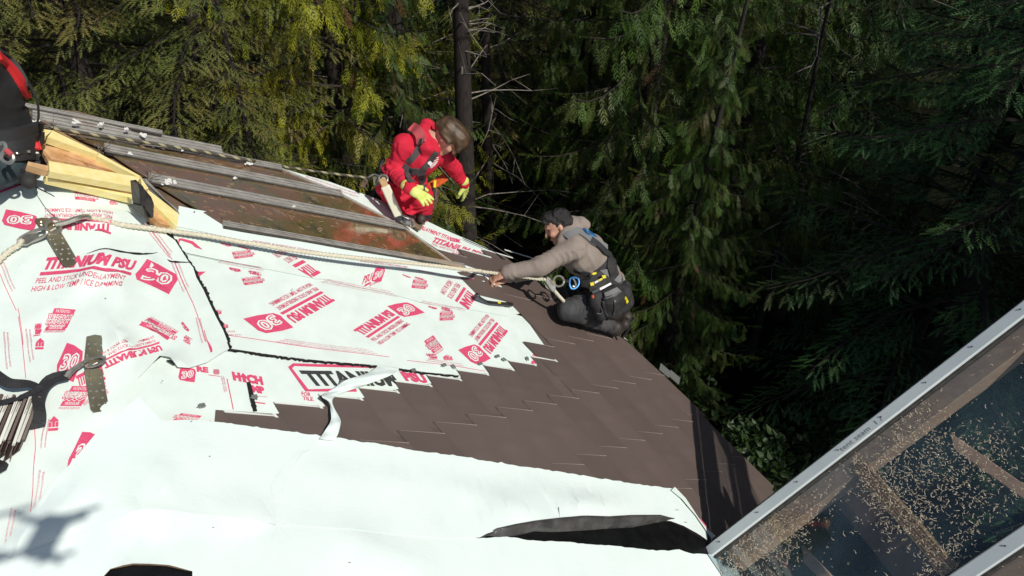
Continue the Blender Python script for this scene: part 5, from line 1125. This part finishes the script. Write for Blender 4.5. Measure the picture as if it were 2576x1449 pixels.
def soft(name, prims, res, m, parent, amp=0, **kw): return garment(name, Sdf(prims, res, amp, 60), m, parent, **kw)
S7 = lambda x, y: V('7', x, y)
S8 = lambda x, y: V('8', x, y)

# ---- the man in red, half kneeling at the eaves
def jr(x, y, z): return J(*S7(x, y), z)
sh_r, el_r, wr_r = jr(505, 410, 4.62), jr(375, 690, 4.72), jr(575, 885, 4.50)
sh_l, el_l, wr_l = jr(925, 540, 4.82), jr(1050, 670, 4.97), jr(1160, 840, 5.12)
neck, pelv = jr(770, 350, 4.66), jr(440, 800, 4.86); chest = jr(680, 540, 4.72); waist = jr(520, 700, 4.80)
hd = jr(980, 325, 4.66); HB = basis(cv(.52, .76, .22), cv(.60, -.62, -.48))
hp_r, kn_r, an_r = jr(385, 860, 4.80), jr(515, 1120, 4.86), jr(300, 1120, 5.05)
hp_l, kn_l, an_l = jr(590, 850, 4.90), jr(705, 1000, 4.82), jr(722, 1165, 4.92)
rm = thing('person', on_roof(*S7(560, 1240)), 'man in a bright red hoodie and trousers kneeling at the roof edge, lime gloves', 'person')
hpr, HP_ = head_prims(hd, HB)
torso = lambda g: [C_(pelv, waist, .125+g, .115+g, .05), C_(waist, chest, .115+g, .12+g, .06), C_(sh_r, sh_l, .062+g, .06+g, .06), C_(chest, jr(760, 430, 4.68), .115+g, .09+g, .05)]
arms = lambda g: chain([sh_r, el_r, wr_r], [.050+g, .046+g, .036+g], .045)+chain([sh_l, el_l, wr_l], [.054+g, .045+g, .034+g], .03)
legs = lambda g: chain([hp_r, kn_r, an_r], [.095+g, .075+g, .05+g], .04)+chain([hp_l, kn_l, an_l], [.09+g, .072+g, .058+g], .04)+[C_(hp_r, hp_l, .11+g, .11+g, .05)]
body = Sdf(hpr+[C_(hd-HB[:, 2]*.09-HB[:, 0]*.01, neck, .052, .062, .03)]+torso(-.02)+arms(-.012)+legs(-.015), .009)
link('body', quad_mesh('body', [body.mesh()]), M_SKIN, rm, smooth=True)
hoodie_r = Sdf(torso(.005)+arms(.008)+chain([wr_r+(el_r-wr_r)*.06, wr_r], [.05, .046], .01)+
    chain([jr(735, 230, 4.70), jr(700, 320, 4.62), jr(760, 440, 4.58), jr(850, 480, 4.62)], [.045, .05, .042, .035], .03)+chain([jr(755, 205, 4.78), jr(820, 235, 4.84)], [.05, .035], .03), .0065, .0028, 62, 3, folds=[(sh_r*.55+el_r*.45, el_r, .05, .006), (el_r, wr_r, .042, .006), (sh_l*.6+el_l*.4, el_l, .05, .006), (el_l, wr_l, .042, .006), (pelv, chest, .075, .006)])
garment('hoodie', hoodie_r, M_REDC, rm)
trous_r = Sdf(legs(.004)+[C_(pelv, (hp_r+hp_l)/2, .13, .12, .05)], .0065, .003, 55, 5, folds=[(hp_r, kn_r, .07, .007), (kn_r, an_r, .05, .007), (hp_l, kn_l, .06, .007), (kn_l, an_l, .05, .007)]); garment('trousers', trous_r, M_REDC, rm)
hair = Sdf([El(HP_(-.018, 0, .046), (.104, .088, .084), HB, .02), El(HP_(.05, 0, .085), (.075, .085, .05), HB, .03), C_(HP_(.10, -.05, .06), HP_(.11, .05, .04), .03, .028, .03), C_(HP_(.108, -.045, .03), HP_(.115, .05, .0), .022, .018, .02), C_(HP_(-.04, -.070, .02), HP_(.03, -.078, .02), .026, .020, .02), C_(HP_(-.04, .070, .02), HP_(.03, .078, .015), .026, .020, .02), C_(HP_(-.085, 0, .0), HP_(-.07, 0, -.03), .04, .026, .03)], .005, .0018, 140, 8)
garment('hair', hair, M_HAIRB, rm)
for s, (w_, e_, tip) in (('r', (wr_r, el_r, jr(760, 1010, 4.47))), ('l', (wr_l, el_l, jr(1195, 1050, 5.30)))):
    d = unit(tip-w_); nn = unit(-F_*.8-D_*.5+R_*.1) if s == 'r' else unit(R_*.7-F_*.6)
    g = Sdf(hand_prims(w_, d, nn, 1 if s == 'r' else -1, 1.02, .28, .16, 1.12)+[C_(w_-d*.03, w_+d*.01, .040, .033, .01)], .0038); garment('glove', g, M_GLOVE, rm)
for s, (an, toe) in (('a', (an_l, jr(698, 1215, 4.84))), ('b', (an_r, jr(215, 1075, 5.08)))):
    bt_ = Sdf([C_(an+N_*.0, an-N_*.02, .048, .044, .02), C_(an-N_*.025, toe-N_*.004, .040, .032, .03)], .006); garment('boot', bt_, M_BOOT, rm)
    d = toe-an; so_ = MB().bbox((an+toe)/2-N_*.052, unit(d-(d@N_)*N_)*(np.linalg.norm(d)/2+.05), unit(np.cross(N_, d))*.038, N_*.011, .5).build('boot_sole', M_SOLE, rm)
hr = thing('safety_harness', pelv, 'dark webbing harness with a faded red shoulder pad worn over the red hoodie', 'harness')
Z7 = (4.2, 5.4)
S = lambda *a: V('7', *a)
ribbon('shoulder_pad', hoodie_r, S(600, 225, 660, 270, 695, 330, 698, 400), .068, .010, M_REDF, hr, Z7)
ribbon('strap', hoodie_r, S(690, 395, 660, 470, 610, 550, 545, 610), .042, .003, M_BAND, hr, Z7)
ribbon('strap', hoodie_r, S(860, 490, 820, 545, 770, 620, 715, 680), .042, .003, M_BAND, hr, Z7)
ribbon('strap', hoodie_r, S(500, 640, 560, 690, 650, 700, 735, 705), .046, .003, M_BAND, hr, Z7)
ribbon('strap', hoodie_r, S(545, 690, 545, 740, 565, 790, 600, 820), .046, .003, M_BAND, hr, Z7)
ribbon('strap', hoodie_r, S(690, 720, 705, 790, 715, 850, 725, 890), .052, .003, M_BAND, hr, Z7)
ribbon('belt', trous_r, S(255, 740, 300, 775, 370, 795, 430, 800), .05, .006, M_STRAP, hr, Z7, .010)
ribbon('strap', hoodie_r, S(275, 590, 262, 660, 265, 730), .05, .01, M_STRAP, hr, Z7)
buckle(hoodie_r, S(805, 560), .05, .04, M_BUCK, hr, zr=Z7, ang=50); buckle(hoodie_r, S(782, 612), .026, .034, M_LOGO, hr, 'tag', Z7, 50); buckle(hoodie_r, S(695, 745), .06, .05, M_BUCK, hr, zr=Z7); buckle(hoodie_r, S(690, 380), .055, .035, M_BUCK, hr, zr=Z7, ang=-10); buckle(hoodie_r, S(610, 700), .03, .05, M_BUCK, hr, zr=Z7)
ribbon('fastening', trous_r, S(520, 1180, 560, 1188, 620, 1192), .02, .004, M_BLKC, rm, Z7); ribbon('fastening', trous_r, S(650, 1195, 720, 1200, 800, 1198), .035, .004, M_BLKC, rm, Z7)
for a in ((815, 560, 880, 545), (800, 590, 880, 565), (792, 620, 872, 585), (785, 645, 865, 600), (800, 655, 850, 618)): ribbon('chest_mark', hoodie_r, S(a[0], a[1]+12, (a[0]+a[2])/2, (a[1]+a[3])/2+8, a[2], a[3]+6), .005, .0005, M_LOGO, rm, Z7, .003)
# fall-arrest gear at his hip
ln = thing('shock_pack', jr(270, 850, 4.60), 'pale shock absorber lanyard hanging from the hip of the man in red', 'lanyard')
A, B = jr(300, 860, 4.585), jr(450, 1190, 4.70); d = unit(B-A); s = unit(np.cross(d, F_)); n = np.cross(s, d)
MB().bbox((A+B)/2, d*np.linalg.norm(B-A)/2, s*.030, n*.013, .5).build('pack', M_PACK, ln); MB().bbox(A-d*.025, d*.03, s*.022, n*.011, .4).build('label_end', M_WOODT, ln); MB().bbox(B+d*.012, d*.02, s*.024, n*.012, .4).build('collar', M_BUCK, ln)
m = MB(); hk = [J(*S7(x, y), z) for x, y, z in ((470, 1200, 4.71), (500, 1185, 4.70), (560, 1210, 4.70), (610, 1240, 4.72), (620, 1280, 4.75), (590, 1300, 4.76), (540, 1285, 4.75), (470, 1240, 4.72), (455, 1210, 4.71))]; m.tube(catmull(hk, 4), .009, 7)
slabpx(m, [S7(480, 1195), S7(570, 1215), S7(590, 1285), S7(540, 1280), S7(460, 1230)], 4.72, cv(0, .004, .012)); m.build('hook', M_STEEL, ln)
gr = thing('rope_grab', jr(200, 800, 4.66), 'brass coloured rope grab joining the striped rope to the red man', 'rope grab')
m = MB(); slabpx(m, [S7(165, 760), S7(215, 755), S7(240, 790), S7(225, 850), S7(190, 860), S7(175, 820)], 4.66, cv(0, 0, .03)); m.build('grab_body', M_ANCH, gr)
m = MB(); m.ring(jr(282, 790, 4.62), R_, D_, .030, .007, 16); m.ring(jr(285, 800, 4.615), R_*.6+F_*.5, D_, .018, .006, 14); m.build('ring', M_STEEL, gr); m = MB(); m.tube([jr(120, 770, 4.67), jr(150, 745, 4.66), jr(190, 735, 4.66), jr(250, 760, 4.64)], .006, 6); m.build('hook_bar', M_STEEL, gr)
m = MB(); slabpx(m, [S7(75, 785), S7(115, 795), S7(75, 880), S7(28, 862)], 4.66, cv(0, .004, .008)); m.tube([jr(95, 800, 4.655), jr(95, 800, 4.65)], .008, 8, 0); m.build('leather_tag', M_LEATH, gr)
tb = thing('tool_pouch', jr(820, 950, 4.95), 'leather tool pouch holding an orange square, beside the red man', 'tool pouch')
m = MB(); slabpx(m, [S7(765, 865), S7(830, 870), S7(880, 900), S7(850, 980), S7(825, 1110), S7(800, 1090), S7(785, 980)], 4.97, cv(.01, .01, .05)); m.build('pouch', M_LEATH, tb)
m = MB(); slabpx(m, [S7(830, 870), S7(850, 890), S7(835, 1000), S7(812, 1040), S7(805, 980)], 4.955, cv(0, 0, .02)); m.build('tool_sheath', M_PADK, tb)
m = MB(); m.tube([jr(842, 800, 4.95), jr(838, 880, 4.955)], [.012, .011], 8); m.build('tool_handle', M_YEL, tb)
m = MB(); m.tube([jr(856, 960, 4.95), jr(860, 990, 4.95), jr(838, 1010, 4.95)], .004, 5); m.build('hook_bar', M_STEEL, tb)
m = MB(); slabpx(m, [S7(745, 845), S7(940, 722), S7(985, 795), S7(870, 870), S7(790, 890)], [4.99, 5.02, 5.0, 4.97, 4.96], cv(0, .004, .008)); m.build('speed_square', M_ORG, tb); m = MB(); slabpx(m, [S7(842, 790), S7(872, 728), S7(880, 745), S7(858, 790)], 5.03, cv(0, 0, .012)); m.build('marker', M_TEAL, tb)
soft('back_pouch', [El(jr(262, 1010, 5.06), (.06, .06, .085), np.eye(3), .02), C_(jr(235, 950, 5.0), jr(300, 1080, 5.1), .05, .06, .03)], .008, M_PADK, tb); m = MB(); m.tube([jr(210, 890, 4.95), jr(150, 1065, 4.98)], .016, 8); m.build('hammer_handle', M_RUB, tb)

# ---- the man in the taupe hoodie, kneeling and reaching
def jg(x, y, z): return J(*S8(x, y), z)
gsh, gel, gwr = jg(925, 470, 5.00), jg(600, 655, 4.92), jg(262, 715, 4.94)
fsh, fel, fwr = jg(870, 480, 5.30), jg(560, 700, 5.16), jg(290, 760, 5.04)
gne, gpe = jg(875, 380, 5.10), jg(1255, 840, 5.32); gch = jg(1010, 540, 5.14); gwa = jg(1160, 700, 5.22)
ghd = jg(775, 262, 5.08); GB = basis(cv(-.88, .46, -.02), cv(-.44, -.86, -.24))
ghp, gkn, gan = jg(1235, 960, 5.24), jg(880, 1085, 5.10), jg(1300, 1255, 5.43)
fhp, fkn, fan = jg(1190, 920, 5.46), jg(800, 975, 5.40), jg(1250, 1180, 5.66)
gm = thing('person', on_roof(*S8(1000, 1220)), 'dark haired man in a taupe hoodie and black trousers kneeling, reaching up the roof', 'person')
gpr, GP_ = head_prims(ghd, GB)
gtor = lambda g: [C_(gpe, gwa, .14+g, .125+g, .05), C_(gwa, gch, .13+g, .15+g, .06), C_(gsh, fsh, .08+g, .08+g, .06), C_(gch, gne, .13+g, .09+g, .05), C_(gch, jg(1090, 480, 5.16), .12+g, .10+g, .05)]
garm = lambda g: chain([gsh, gel, gwr], [.075+g, .056+g, .038+g], .035)+chain([fsh, fel, fwr], [.07+g, .052+g, .036+g], .03)
gleg = lambda g: chain([ghp, gkn, gan], [.105+g, .078+g, .052+g], .04)+chain([fhp, fkn, fan], [.1+g, .075+g, .05+g], .04)+[C_(gpe, (ghp+fhp)/2, .14+g, .12+g, .05)]
body = Sdf(gpr+[C_(ghd-GB[:, 2]*.08-GB[:, 0]*.015, gne, .052, .062, .03)]+gtor(-.02)+garm(-.010)+gleg(-.012), .009)
hands = []
for w_, e_, tip, up_ in ((gwr, gel, jg(135, 775, 4.96), unit(-D_*.8-F_*.6)), (fwr, fel, jg(170, 800, 5.02), unit(-D_*.7-F_*.7))):
    hands.append(Sdf(hand_prims(w_, tip-w_, up_, -1, 1.08, .42, .15)+[C_(w_+(e_-w_)*.25, w_, .033, .028, .01)], .0038).mesh())
link('body', quad_mesh('body', [body.mesh()]+hands), M_SKIN, gm, smooth=True)
hoodie_g = Sdf(gtor(.006)+garm(.010)+[C_(gwr+(gel-gwr)*.05, gwr+(gel-gwr)*.12, .052, .056, .015)]+
    chain([jg(905, 200, 5.14), jg(1000, 215, 5.13), jg(1035, 250, 5.15), jg(970, 275, 5.12)], [.03, .036, .034, .03], .025)+chain([jg(900, 230, 5.10), jg(855, 330, 5.03), jg(800, 410, 5.00)], [.042, .042, .034], .03)+chain([jg(900, 230, 5.15), jg(870, 340, 5.2), jg(800, 410, 5.14)], [.042, .042, .034], .03), .0065, .003, 55, 13, folds=[(gsh*.4+gel*.6, gel*.7+gwr*.3, .06, .006), (gel*.3+gwr*.7, gwr, .045, .005), (gpe, gch, .08, .008), (fsh, fel, .06, .006)])
garment('hoodie', hoodie_g, M_GREY, gm)
trous_g = Sdf(gleg(.004), .0065, .003, 60, 15, folds=[(ghp, gkn, .06, .008), (gkn, gan, .05, .008), (fhp, fkn, .06, .007)]); garment('trousers', trous_g, M_DARK, gm)
hair = Sdf([El(GP_(-.022, 0, .050), (.098, .086, .080), GB, .02), C_(GP_(.05, -.03, .098), GP_(.05, .03, .098), .034, .034, .03), C_(GP_(-.07, -.05, .0), GP_(-.04, -.07, .01), .03, .02, .02), C_(GP_(-.07, .05, .0), GP_(-.04, .07, .01), .03, .02, .02), C_(GP_(-.085, 0, -.02), GP_(-.08, 0, -.05), .035, .03, .03), C_(GP_(.084, -.03, .075), GP_(.084, .03, .075), .016, .016, .015)], .005, .004, 120, 9)
garment('hair', hair, M_HAIRK, gm)
for s in (-1, 1):
    MB().tube([GP_(.084, s*.022, .026), GP_(.082, s*.044, .024)], .0045, 5).build('eyebrow', M_HAIRK, gm); m = MB(); m.tube([GP_(.083, s*.024, .006), GP_(.083, s*.040, .005)], .0055, 6); m.build('eye', M_HAIRK, gm)
MB().tube([GP_(.098, -.018, -.0585), GP_(.100, 0, -.0585), GP_(.098, .018, -.0585)], .0022, 5).build('lips', M_REDF, gm)
for an, toe in ((gan, jg(1375, 1275, 5.46)), (fan, jg(1400, 1200, 5.64))):
    hl = an+unit(an-gkn)*.02
    garment('boot', Sdf([C_(an-(an-gkn)*.08, an+unit(an-gkn)*.05, .056, .05, .02), C_(an+unit(an-gkn)*.05, toe+N_*.06, .05, .045, .03), C_(an+unit(an-gkn)*.06, toe-N_*.02, .045, .036, .03)], .006), M_BOOT, gm)
    c = toe+unit(an-gkn)*.045; MB().bbox(c+N_*.03, N_*.075+unit(gkn-an)*.02, unit(np.cross(N_, an-gkn))*.045, unit(an-gkn)*.011, .5).build('boot_sole', M_PADK, gm)
gh_ = thing('safety_harness', gpe, 'grey and black padded harness on the back of the taupe hoodie', 'harness'); Z8 = (4.5, 6.2); S = lambda *a: V('8', *a)
ribbon('shoulder_pad', hoodie_g, S(850, 375, 900, 335, 970, 310, 1010, 320), .06, .012, M_PAD, gh_, Z8); ribbon('shoulder_pad', hoodie_g, S(985, 320, 1070, 375, 1150, 430, 1240, 490), .075, .014, M_PAD, gh_, Z8, smooth_n=4); ribbon('strap', hoodie_g, S(1090, 400, 1170, 460, 1230, 520, 1285, 555), .05, .018, M_STRAP, gh_, Z8, smooth_n=4)
ribbon('strap', hoodie_g, S(1275, 560, 1260, 620, 1200, 680, 1140, 720), .045, .004, M_STRAP, gh_, Z8); ribbon('back_pad', hoodie_g, S(1290, 570, 1290, 640, 1300, 700, 1320, 760), .09, .016, M_PADK, gh_, Z8, smooth_n=4); ribbon('waist_pad', hoodie_g, S(1180, 740, 1260, 735, 1330, 770), .08, .012, M_PAD, gh_, Z8)
ribbon('strap', hoodie_g, S(930, 690, 1000, 715, 1080, 740), .045, .006, M_STRAP, gh_, Z8); buckle(hoodie_g, S(1280, 650), .06, .05, M_BUCK, gh_, zr=Z8, ang=60); buckle(hoodie_g, S(1030, 725), .05, .06, M_BUCK, gh_, zr=Z8)
m = MB(); m.tube(catmull([jg(1025, 285, 5.05), jg(1060, 330, 5.03), jg(1110, 350, 5.03), jg(1150, 370, 5.05), jg(1120, 340, 5.06), jg(1060, 300, 5.07), jg(1025, 285, 5.05)], 4), .008, 6); m.build('back_carabiner', M_BLUE, gh_)
# waist belt and tool pouches
bl = thing('tool_belt', jg(1250, 850, 5.1), 'black tool belt with yellow trimmed pouches on the kneeling man in taupe', 'tool belt')
ribbon('belt', hoodie_g, S(950, 815, 1010, 815, 1080, 812, 1180, 800, 1290, 790, 1370, 770), .055, .010, M_PAD, bl, Z8, .012, smooth_n=4)
m = MB(); slabpx(m, [S8(1085, 905), S8(1075, 820), S8(1110, 740), S8(1190, 700), S8(1240, 740), S8(1390, 830), S8(1360, 870), S8(1230, 930), S8(1150, 950)], [5.02, 5.0, 5.0, 5.02, 5.03, 5.12, 5.1, 5.04, 5.03], cv(.02, .02, .05)); m.build('flap_pouch', M_PADK, bl)
m = MB(); slabpx(m, [S8(1105, 905), S8(1180, 870), S8(1290, 815), S8(1300, 832), S8(1190, 892), S8(1115, 925)], [4.99, 4.99, 5.02, 5.02, 4.99, 4.99], cv(0, 0, .02)); m.build('pouch_trim', M_BUCK, bl)
for q, nm, mt in (((1088, 820, 1122, 808, 1128, 840, 1095, 850), 'yellow_tab', M_YEL), ((1205, 745, 1238, 740, 1248, 768, 1215, 778), 'yellow_tab', M_YEL), ((1108, 722, 1148, 710, 1152, 730, 1115, 742), 'yellow_tab', M_YEL), ((1130, 808, 1205, 768, 1212, 785, 1136, 828), 'name_plate', M_LOGO), ((1170, 788, 1205, 769, 1212, 786, 1176, 806), 'name_plate', M_YEL)):
    m = MB(); slabpx(m, [S8(*q[i:i+2]) for i in (0, 2, 4, 6)], 4.975 if nm != 'name_plate' else (4.974 if mt is M_LOGO else 4.970), cv(0, 0, .03)); m.build(nm, mt, bl)
soft('large_pouch', [C_(jg(1290, 990, 5.06), jg(1300, 1090, 5.08), .105, .075, .04), C_(jg(1390, 960, 5.16), jg(1400, 1050, 5.16), .085, .06, .05), C_(jg(1260, 940, 5.06), jg(1420, 880, 5.18), .05, .045, .04)], .008, M_PADK, bl, .006)
ribs = Sdf([C_(jg(1290, 990, 5.06), jg(1300, 1090, 5.08), .105, .075, .04), C_(jg(1390, 960, 5.16), jg(1400, 1050, 5.16), .085, .06, .05), C_(jg(1260, 940, 5.06), jg(1420, 880, 5.18), .05, .045, .04)], .008)
ribbon('pouch_trim', ribs, S(1230, 975, 1300, 955, 1380, 920, 1425, 890), .02, .006, M_BUCK, bl, Z8); ribbon('pouch_trim', ribs, S(1225, 1000, 1235, 1090, 1265, 1150), .015, .005, M_BUCK, bl, Z8); ribbon('pouch_trim', ribs, S(1330, 990, 1335, 1060, 1320, 1130), .015, .005, M_BUCK, bl, Z8); ribbon('yellow_tab', ribs, S(1430, 970, 1440, 990, 1450, 1010), .022, .006, M_YEL, bl, Z8)
ribbon('pouch_lining', ribs, S(1240, 950, 1300, 925, 1370, 890), .05, .004, M_PAD, bl, Z8)
soft('narrow_pouch', [C_(jg(1140, 970, 5.01), jg(1200, 1130, 5.08), .045, .05, .03), C_(jg(1190, 960, 5.04), jg(1225, 1110, 5.1), .045, .045, .03)], .008, M_PADK, bl, .005)
m = MB(); m.tube([jg(1108, 940, 4.98), jg(1135, 995, 4.99)], [.011, .014], 7); m.build('orange_handle', M_ORG, bl); m = MB(); m.tube(catmull([jg(1155, 1120, 5.0), jg(1190, 1125, 5.0), jg(1210, 1100, 5.0), jg(1190, 1060, 5.0)], 4), .006, 6); m.build('tool_loop', M_BUCK, bl)
m = MB(); m.tube(catmull([jg(1420, 830, 5.2), jg(1450, 850, 5.2), jg(1455, 820, 5.2)], 4), .006, 6); m.build('belt_hook', M_STEEL, bl); soft('side_pouch', [C_(jg(1430, 860, 5.26), jg(1460, 1010, 5.28), .05, .05, .03)], .009, M_PADK, bl, .004)
# rope grab, ring and carabiners in front of him
rg = thing('rope_grab', grab, 'steel rope grab on the white rope before the taupe hoodie', 'rope grab')
m = MB(); slabpx(m, [S8(662, 758), S8(690, 770), S8(748, 860), S8(745, 895), S8(715, 905), S8(655, 815)], 4.915, cv(0, .005, .035)); m.build('grab_body', M_STEEL, rg)
m = MB(); slabpx(m, [S8(640, 815), S8(660, 810), S8(725, 890), S8(700, 905), S8(650, 860)], 4.93, cv(0, .003, .015)); slabpx(m, [S8(690, 790), S8(742, 800), S8(748, 830), S8(725, 845)], 4.91, cv(0, 0, .012)); m.build('grab_lever', M_ANCH, rg)
m = MB(); m.ring(jg(777, 802, 4.93), R_, D_, .037, .008, 20); m.build('ring', M_STEEL, rg); m = MB(); m.tube([jg(815, 800, 4.95), jg(860, 805, 5.0), jg(890, 800, 5.0)], .008, 6); m.build('swivel', M_BUCK, rg)
m = MB(); m.tube(catmull([jg(*p) for p in ((890, 775, 5.0), (930, 765, 5.01), (970, 780, 5.02), (975, 830, 5.02), (945, 870, 5.01), (905, 875, 5.0), (885, 830, 5.0), (890, 775, 5.0))], 4), .008, 7); m.build('blue_carabiner', M_BLUE, rg); m = MB(); m.tube(catmull([jg(*p) for p in ((920, 775, 4.99), (945, 820, 4.99), (940, 860, 5.0), (915, 850, 5.0))], 4), .007, 6); m.build('carabiner_gate', M_STEEL, rg)

# ---- the man in black, cut off by the left edge
def jb(x, y, z): return J(x, y, z)
bm_ = thing('person', on_roof(20, 440), 'person in a black shirt and dark jeans at the left edge, mostly out of view', 'person')
bpe, bwa, bch, bne = jb(-15, 385, 3.12), jb(-20, 320, 3.12), jb(-55, 215, 2.98), jb(-105, 120, 2.88)
bhd = jb(-130, 50, 2.84); BB = basis(cv(-.6, .5, .3), cv(-.3, -.9, -.2)); bpr, BP_ = head_prims(bhd, BB)
bt = lambda g: [C_(bpe, bwa, .14+g, .145+g, .05), C_(bwa, bch, .145+g, .165+g, .06), C_(jb(-55, 160, 2.86), jb(-60, 160, 3.12), .085+g, .085+g, .06), C_(bch, bne, .15+g, .08+g, .05)]
ba = lambda g: chain([jb(-90, 160, 2.8), jb(-130, 270, 2.85), jb(-190, 350, 2.9)], [.07+g, .055+g, .04+g], .03)+chain([jb(-60, 160, 3.15), jb(-140, 250, 3.25), jb(-200, 340, 3.2)], [.07+g, .055+g, .04+g], .03)
bl_ = lambda g: chain([jb(-30, 400, 3.12), jb(-60, 440, 2.98), jb(20, 432, 3.12)], [.09+g, .07+g, .045+g], .04)+chain([jb(-40, 405, 3.25), jb(-130, 440, 3.3), jb(-80, 470, 3.2)], [.1+g, .075+g, .05+g], .04)
body = Sdf(bpr+[C_(bhd-BB[:, 2]*.08, bne, .052, .06, .03)]+bt(-.015)+ba(-.01)+bl_(-.012)+hand_prims(jb(-190, 350, 2.9), D_*.5-R_, -F_, 1)+hand_prims(jb(-200, 340, 3.2), D_*.5-R_, -F_, -1), .010)
link('body', quad_mesh('body', [body.mesh()]), M_SKIN, bm_, smooth=True)
shirt = Sdf(bt(-.008)+ba(.008), .008, .003, 50, 23, folds=[(bpe, bch, .07, .007)]); garment('shirt', shirt, M_BLKC, bm_); jeans = Sdf(bl_(.004)+[C_(bpe, jb(-15, 400, 3.12), .14, .13, .04)], .009, .006, 36, 24); garment('jeans', jeans, M_JEAN, bm_)
garment('hair', Sdf([El(BP_(-.02, 0, .045), (.1, .088, .085), BB, .02)], .008), M_HAIRK, bm_)
soft('shoe', [C_(jb(66, 428, 3.16), jb(72, 458, 3.13), .026, .032, .02), C_(jb(72, 428, 3.16), jb(104, 428, 3.16), .028, .02, .02), C_(jb(66, 430, 3.15), jb(30, 436, 3.14), .028, .04, .02)], .007, M_PADK, bm_)
bh = thing('safety_harness', bwa, 'black and scarlet harness with wide padded belt around the man in black', 'harness'); ZB = (2.4, 4); SB = lambda *a: V('0', *a)
ribbon('red_strap', shirt, SB(-10, 140, 12, 160, 38, 190, 58, 230, 66, 240), .045, .014, M_REDS, bh, ZB, smooth_n=4); ribbon('strap', shirt, SB(-10, 132, 20, 150, 45, 178, 62, 215), .03, .02, M_STRAP, bh, ZB, .0, smooth_n=4)
ribbon('waist_belt', shirt, SB(-20, 345, 20, 340, 60, 332, 96, 318), .06, .018, M_STRAP, bh, ZB, smooth_n=4); ribbon('waist_pad', shirt, SB(-20, 372, 20, 370, 60, 362, 97, 345), .07, .020, M_STRAP, bh, ZB, smooth_n=4)
ribbon('red_pad', jeans, SB(20, 380, 60, 378, 92, 366), .05, .012, M_REDS, bh, ZB); ribbon('leg_belt', jeans, SB(0, 392, 35, 390, 70, 385, 90, 392), .05, .016, M_STRAP, bh, ZB); ribbon('leg_belt', jeans, SB(85, 395, 90, 410, 70, 425, 50, 432), .03, .014, M_STRAP, bh, ZB)
for x, y in ((35, 384), (60, 381), (78, 383)): buckle(jeans, (x, y), .012, .012, M_STEEL, bh, 'grommet', ZB, th=.022)
m = MB(); m.tube(catmull([jb(*p) for p in ((-5, 362, 2.9), (10, 360, 2.9), (14, 375, 2.9), (4, 388, 2.9), (5, 402, 2.9), (20, 410, 2.9), (33, 402, 2.9), (32, 390, 2.9), (20, 380, 2.9), (10, 374, 2.9))], 4), .008, 7); m.build('silver_carabiner', M_CLIP, bh); m = MB(); m.tube([jb(16, 378, 2.895), jb(30, 390, 2.895)], .012, 8); m.build('pink_barrel', M_REDF, bh)
m = MB(); m.tube(catmull([jb(70, 205, 2.95), jb(92, 250, 3.0), (jb(97, 290, 3.05)), jb(90, 320, 3.08)], 5), .005, 5); m.build('cord', M_STRAP, bh)

# ---- the drone that takes the view: just behind and above the lens
dr = thing('camera_drone', CAM+np.array([0, -.10, .05]), 'small grey four rotor camera drone hovering above the roof, seen only by its shadow', 'drone')
dc = CAM+np.array([0, -.10, .05]); MB().bbox(dc, (.045, 0, 0), (0, .08, 0), (0, 0, .028), .5).build('drone_body', M_PAD, dr)
for sx in (-1, 1):
    for sy in (-1, 1):
        e = dc+np.array([sx*.12, sy*.09-.03, .03]); MB().tube([dc+np.array([sx*.03, sy*.05, 0]), e], [.014, .010], 6).build('drone_arm', M_PAD, dr); m = MB(); m.bbox(e+[0, 0, .03], (.055, .02, 0), (-.003, .008, 0), (0, 0, .002), .3); m.tube([e, e+[0, 0, .03]], .011, 8); m.build('rotor', M_PADK, dr)
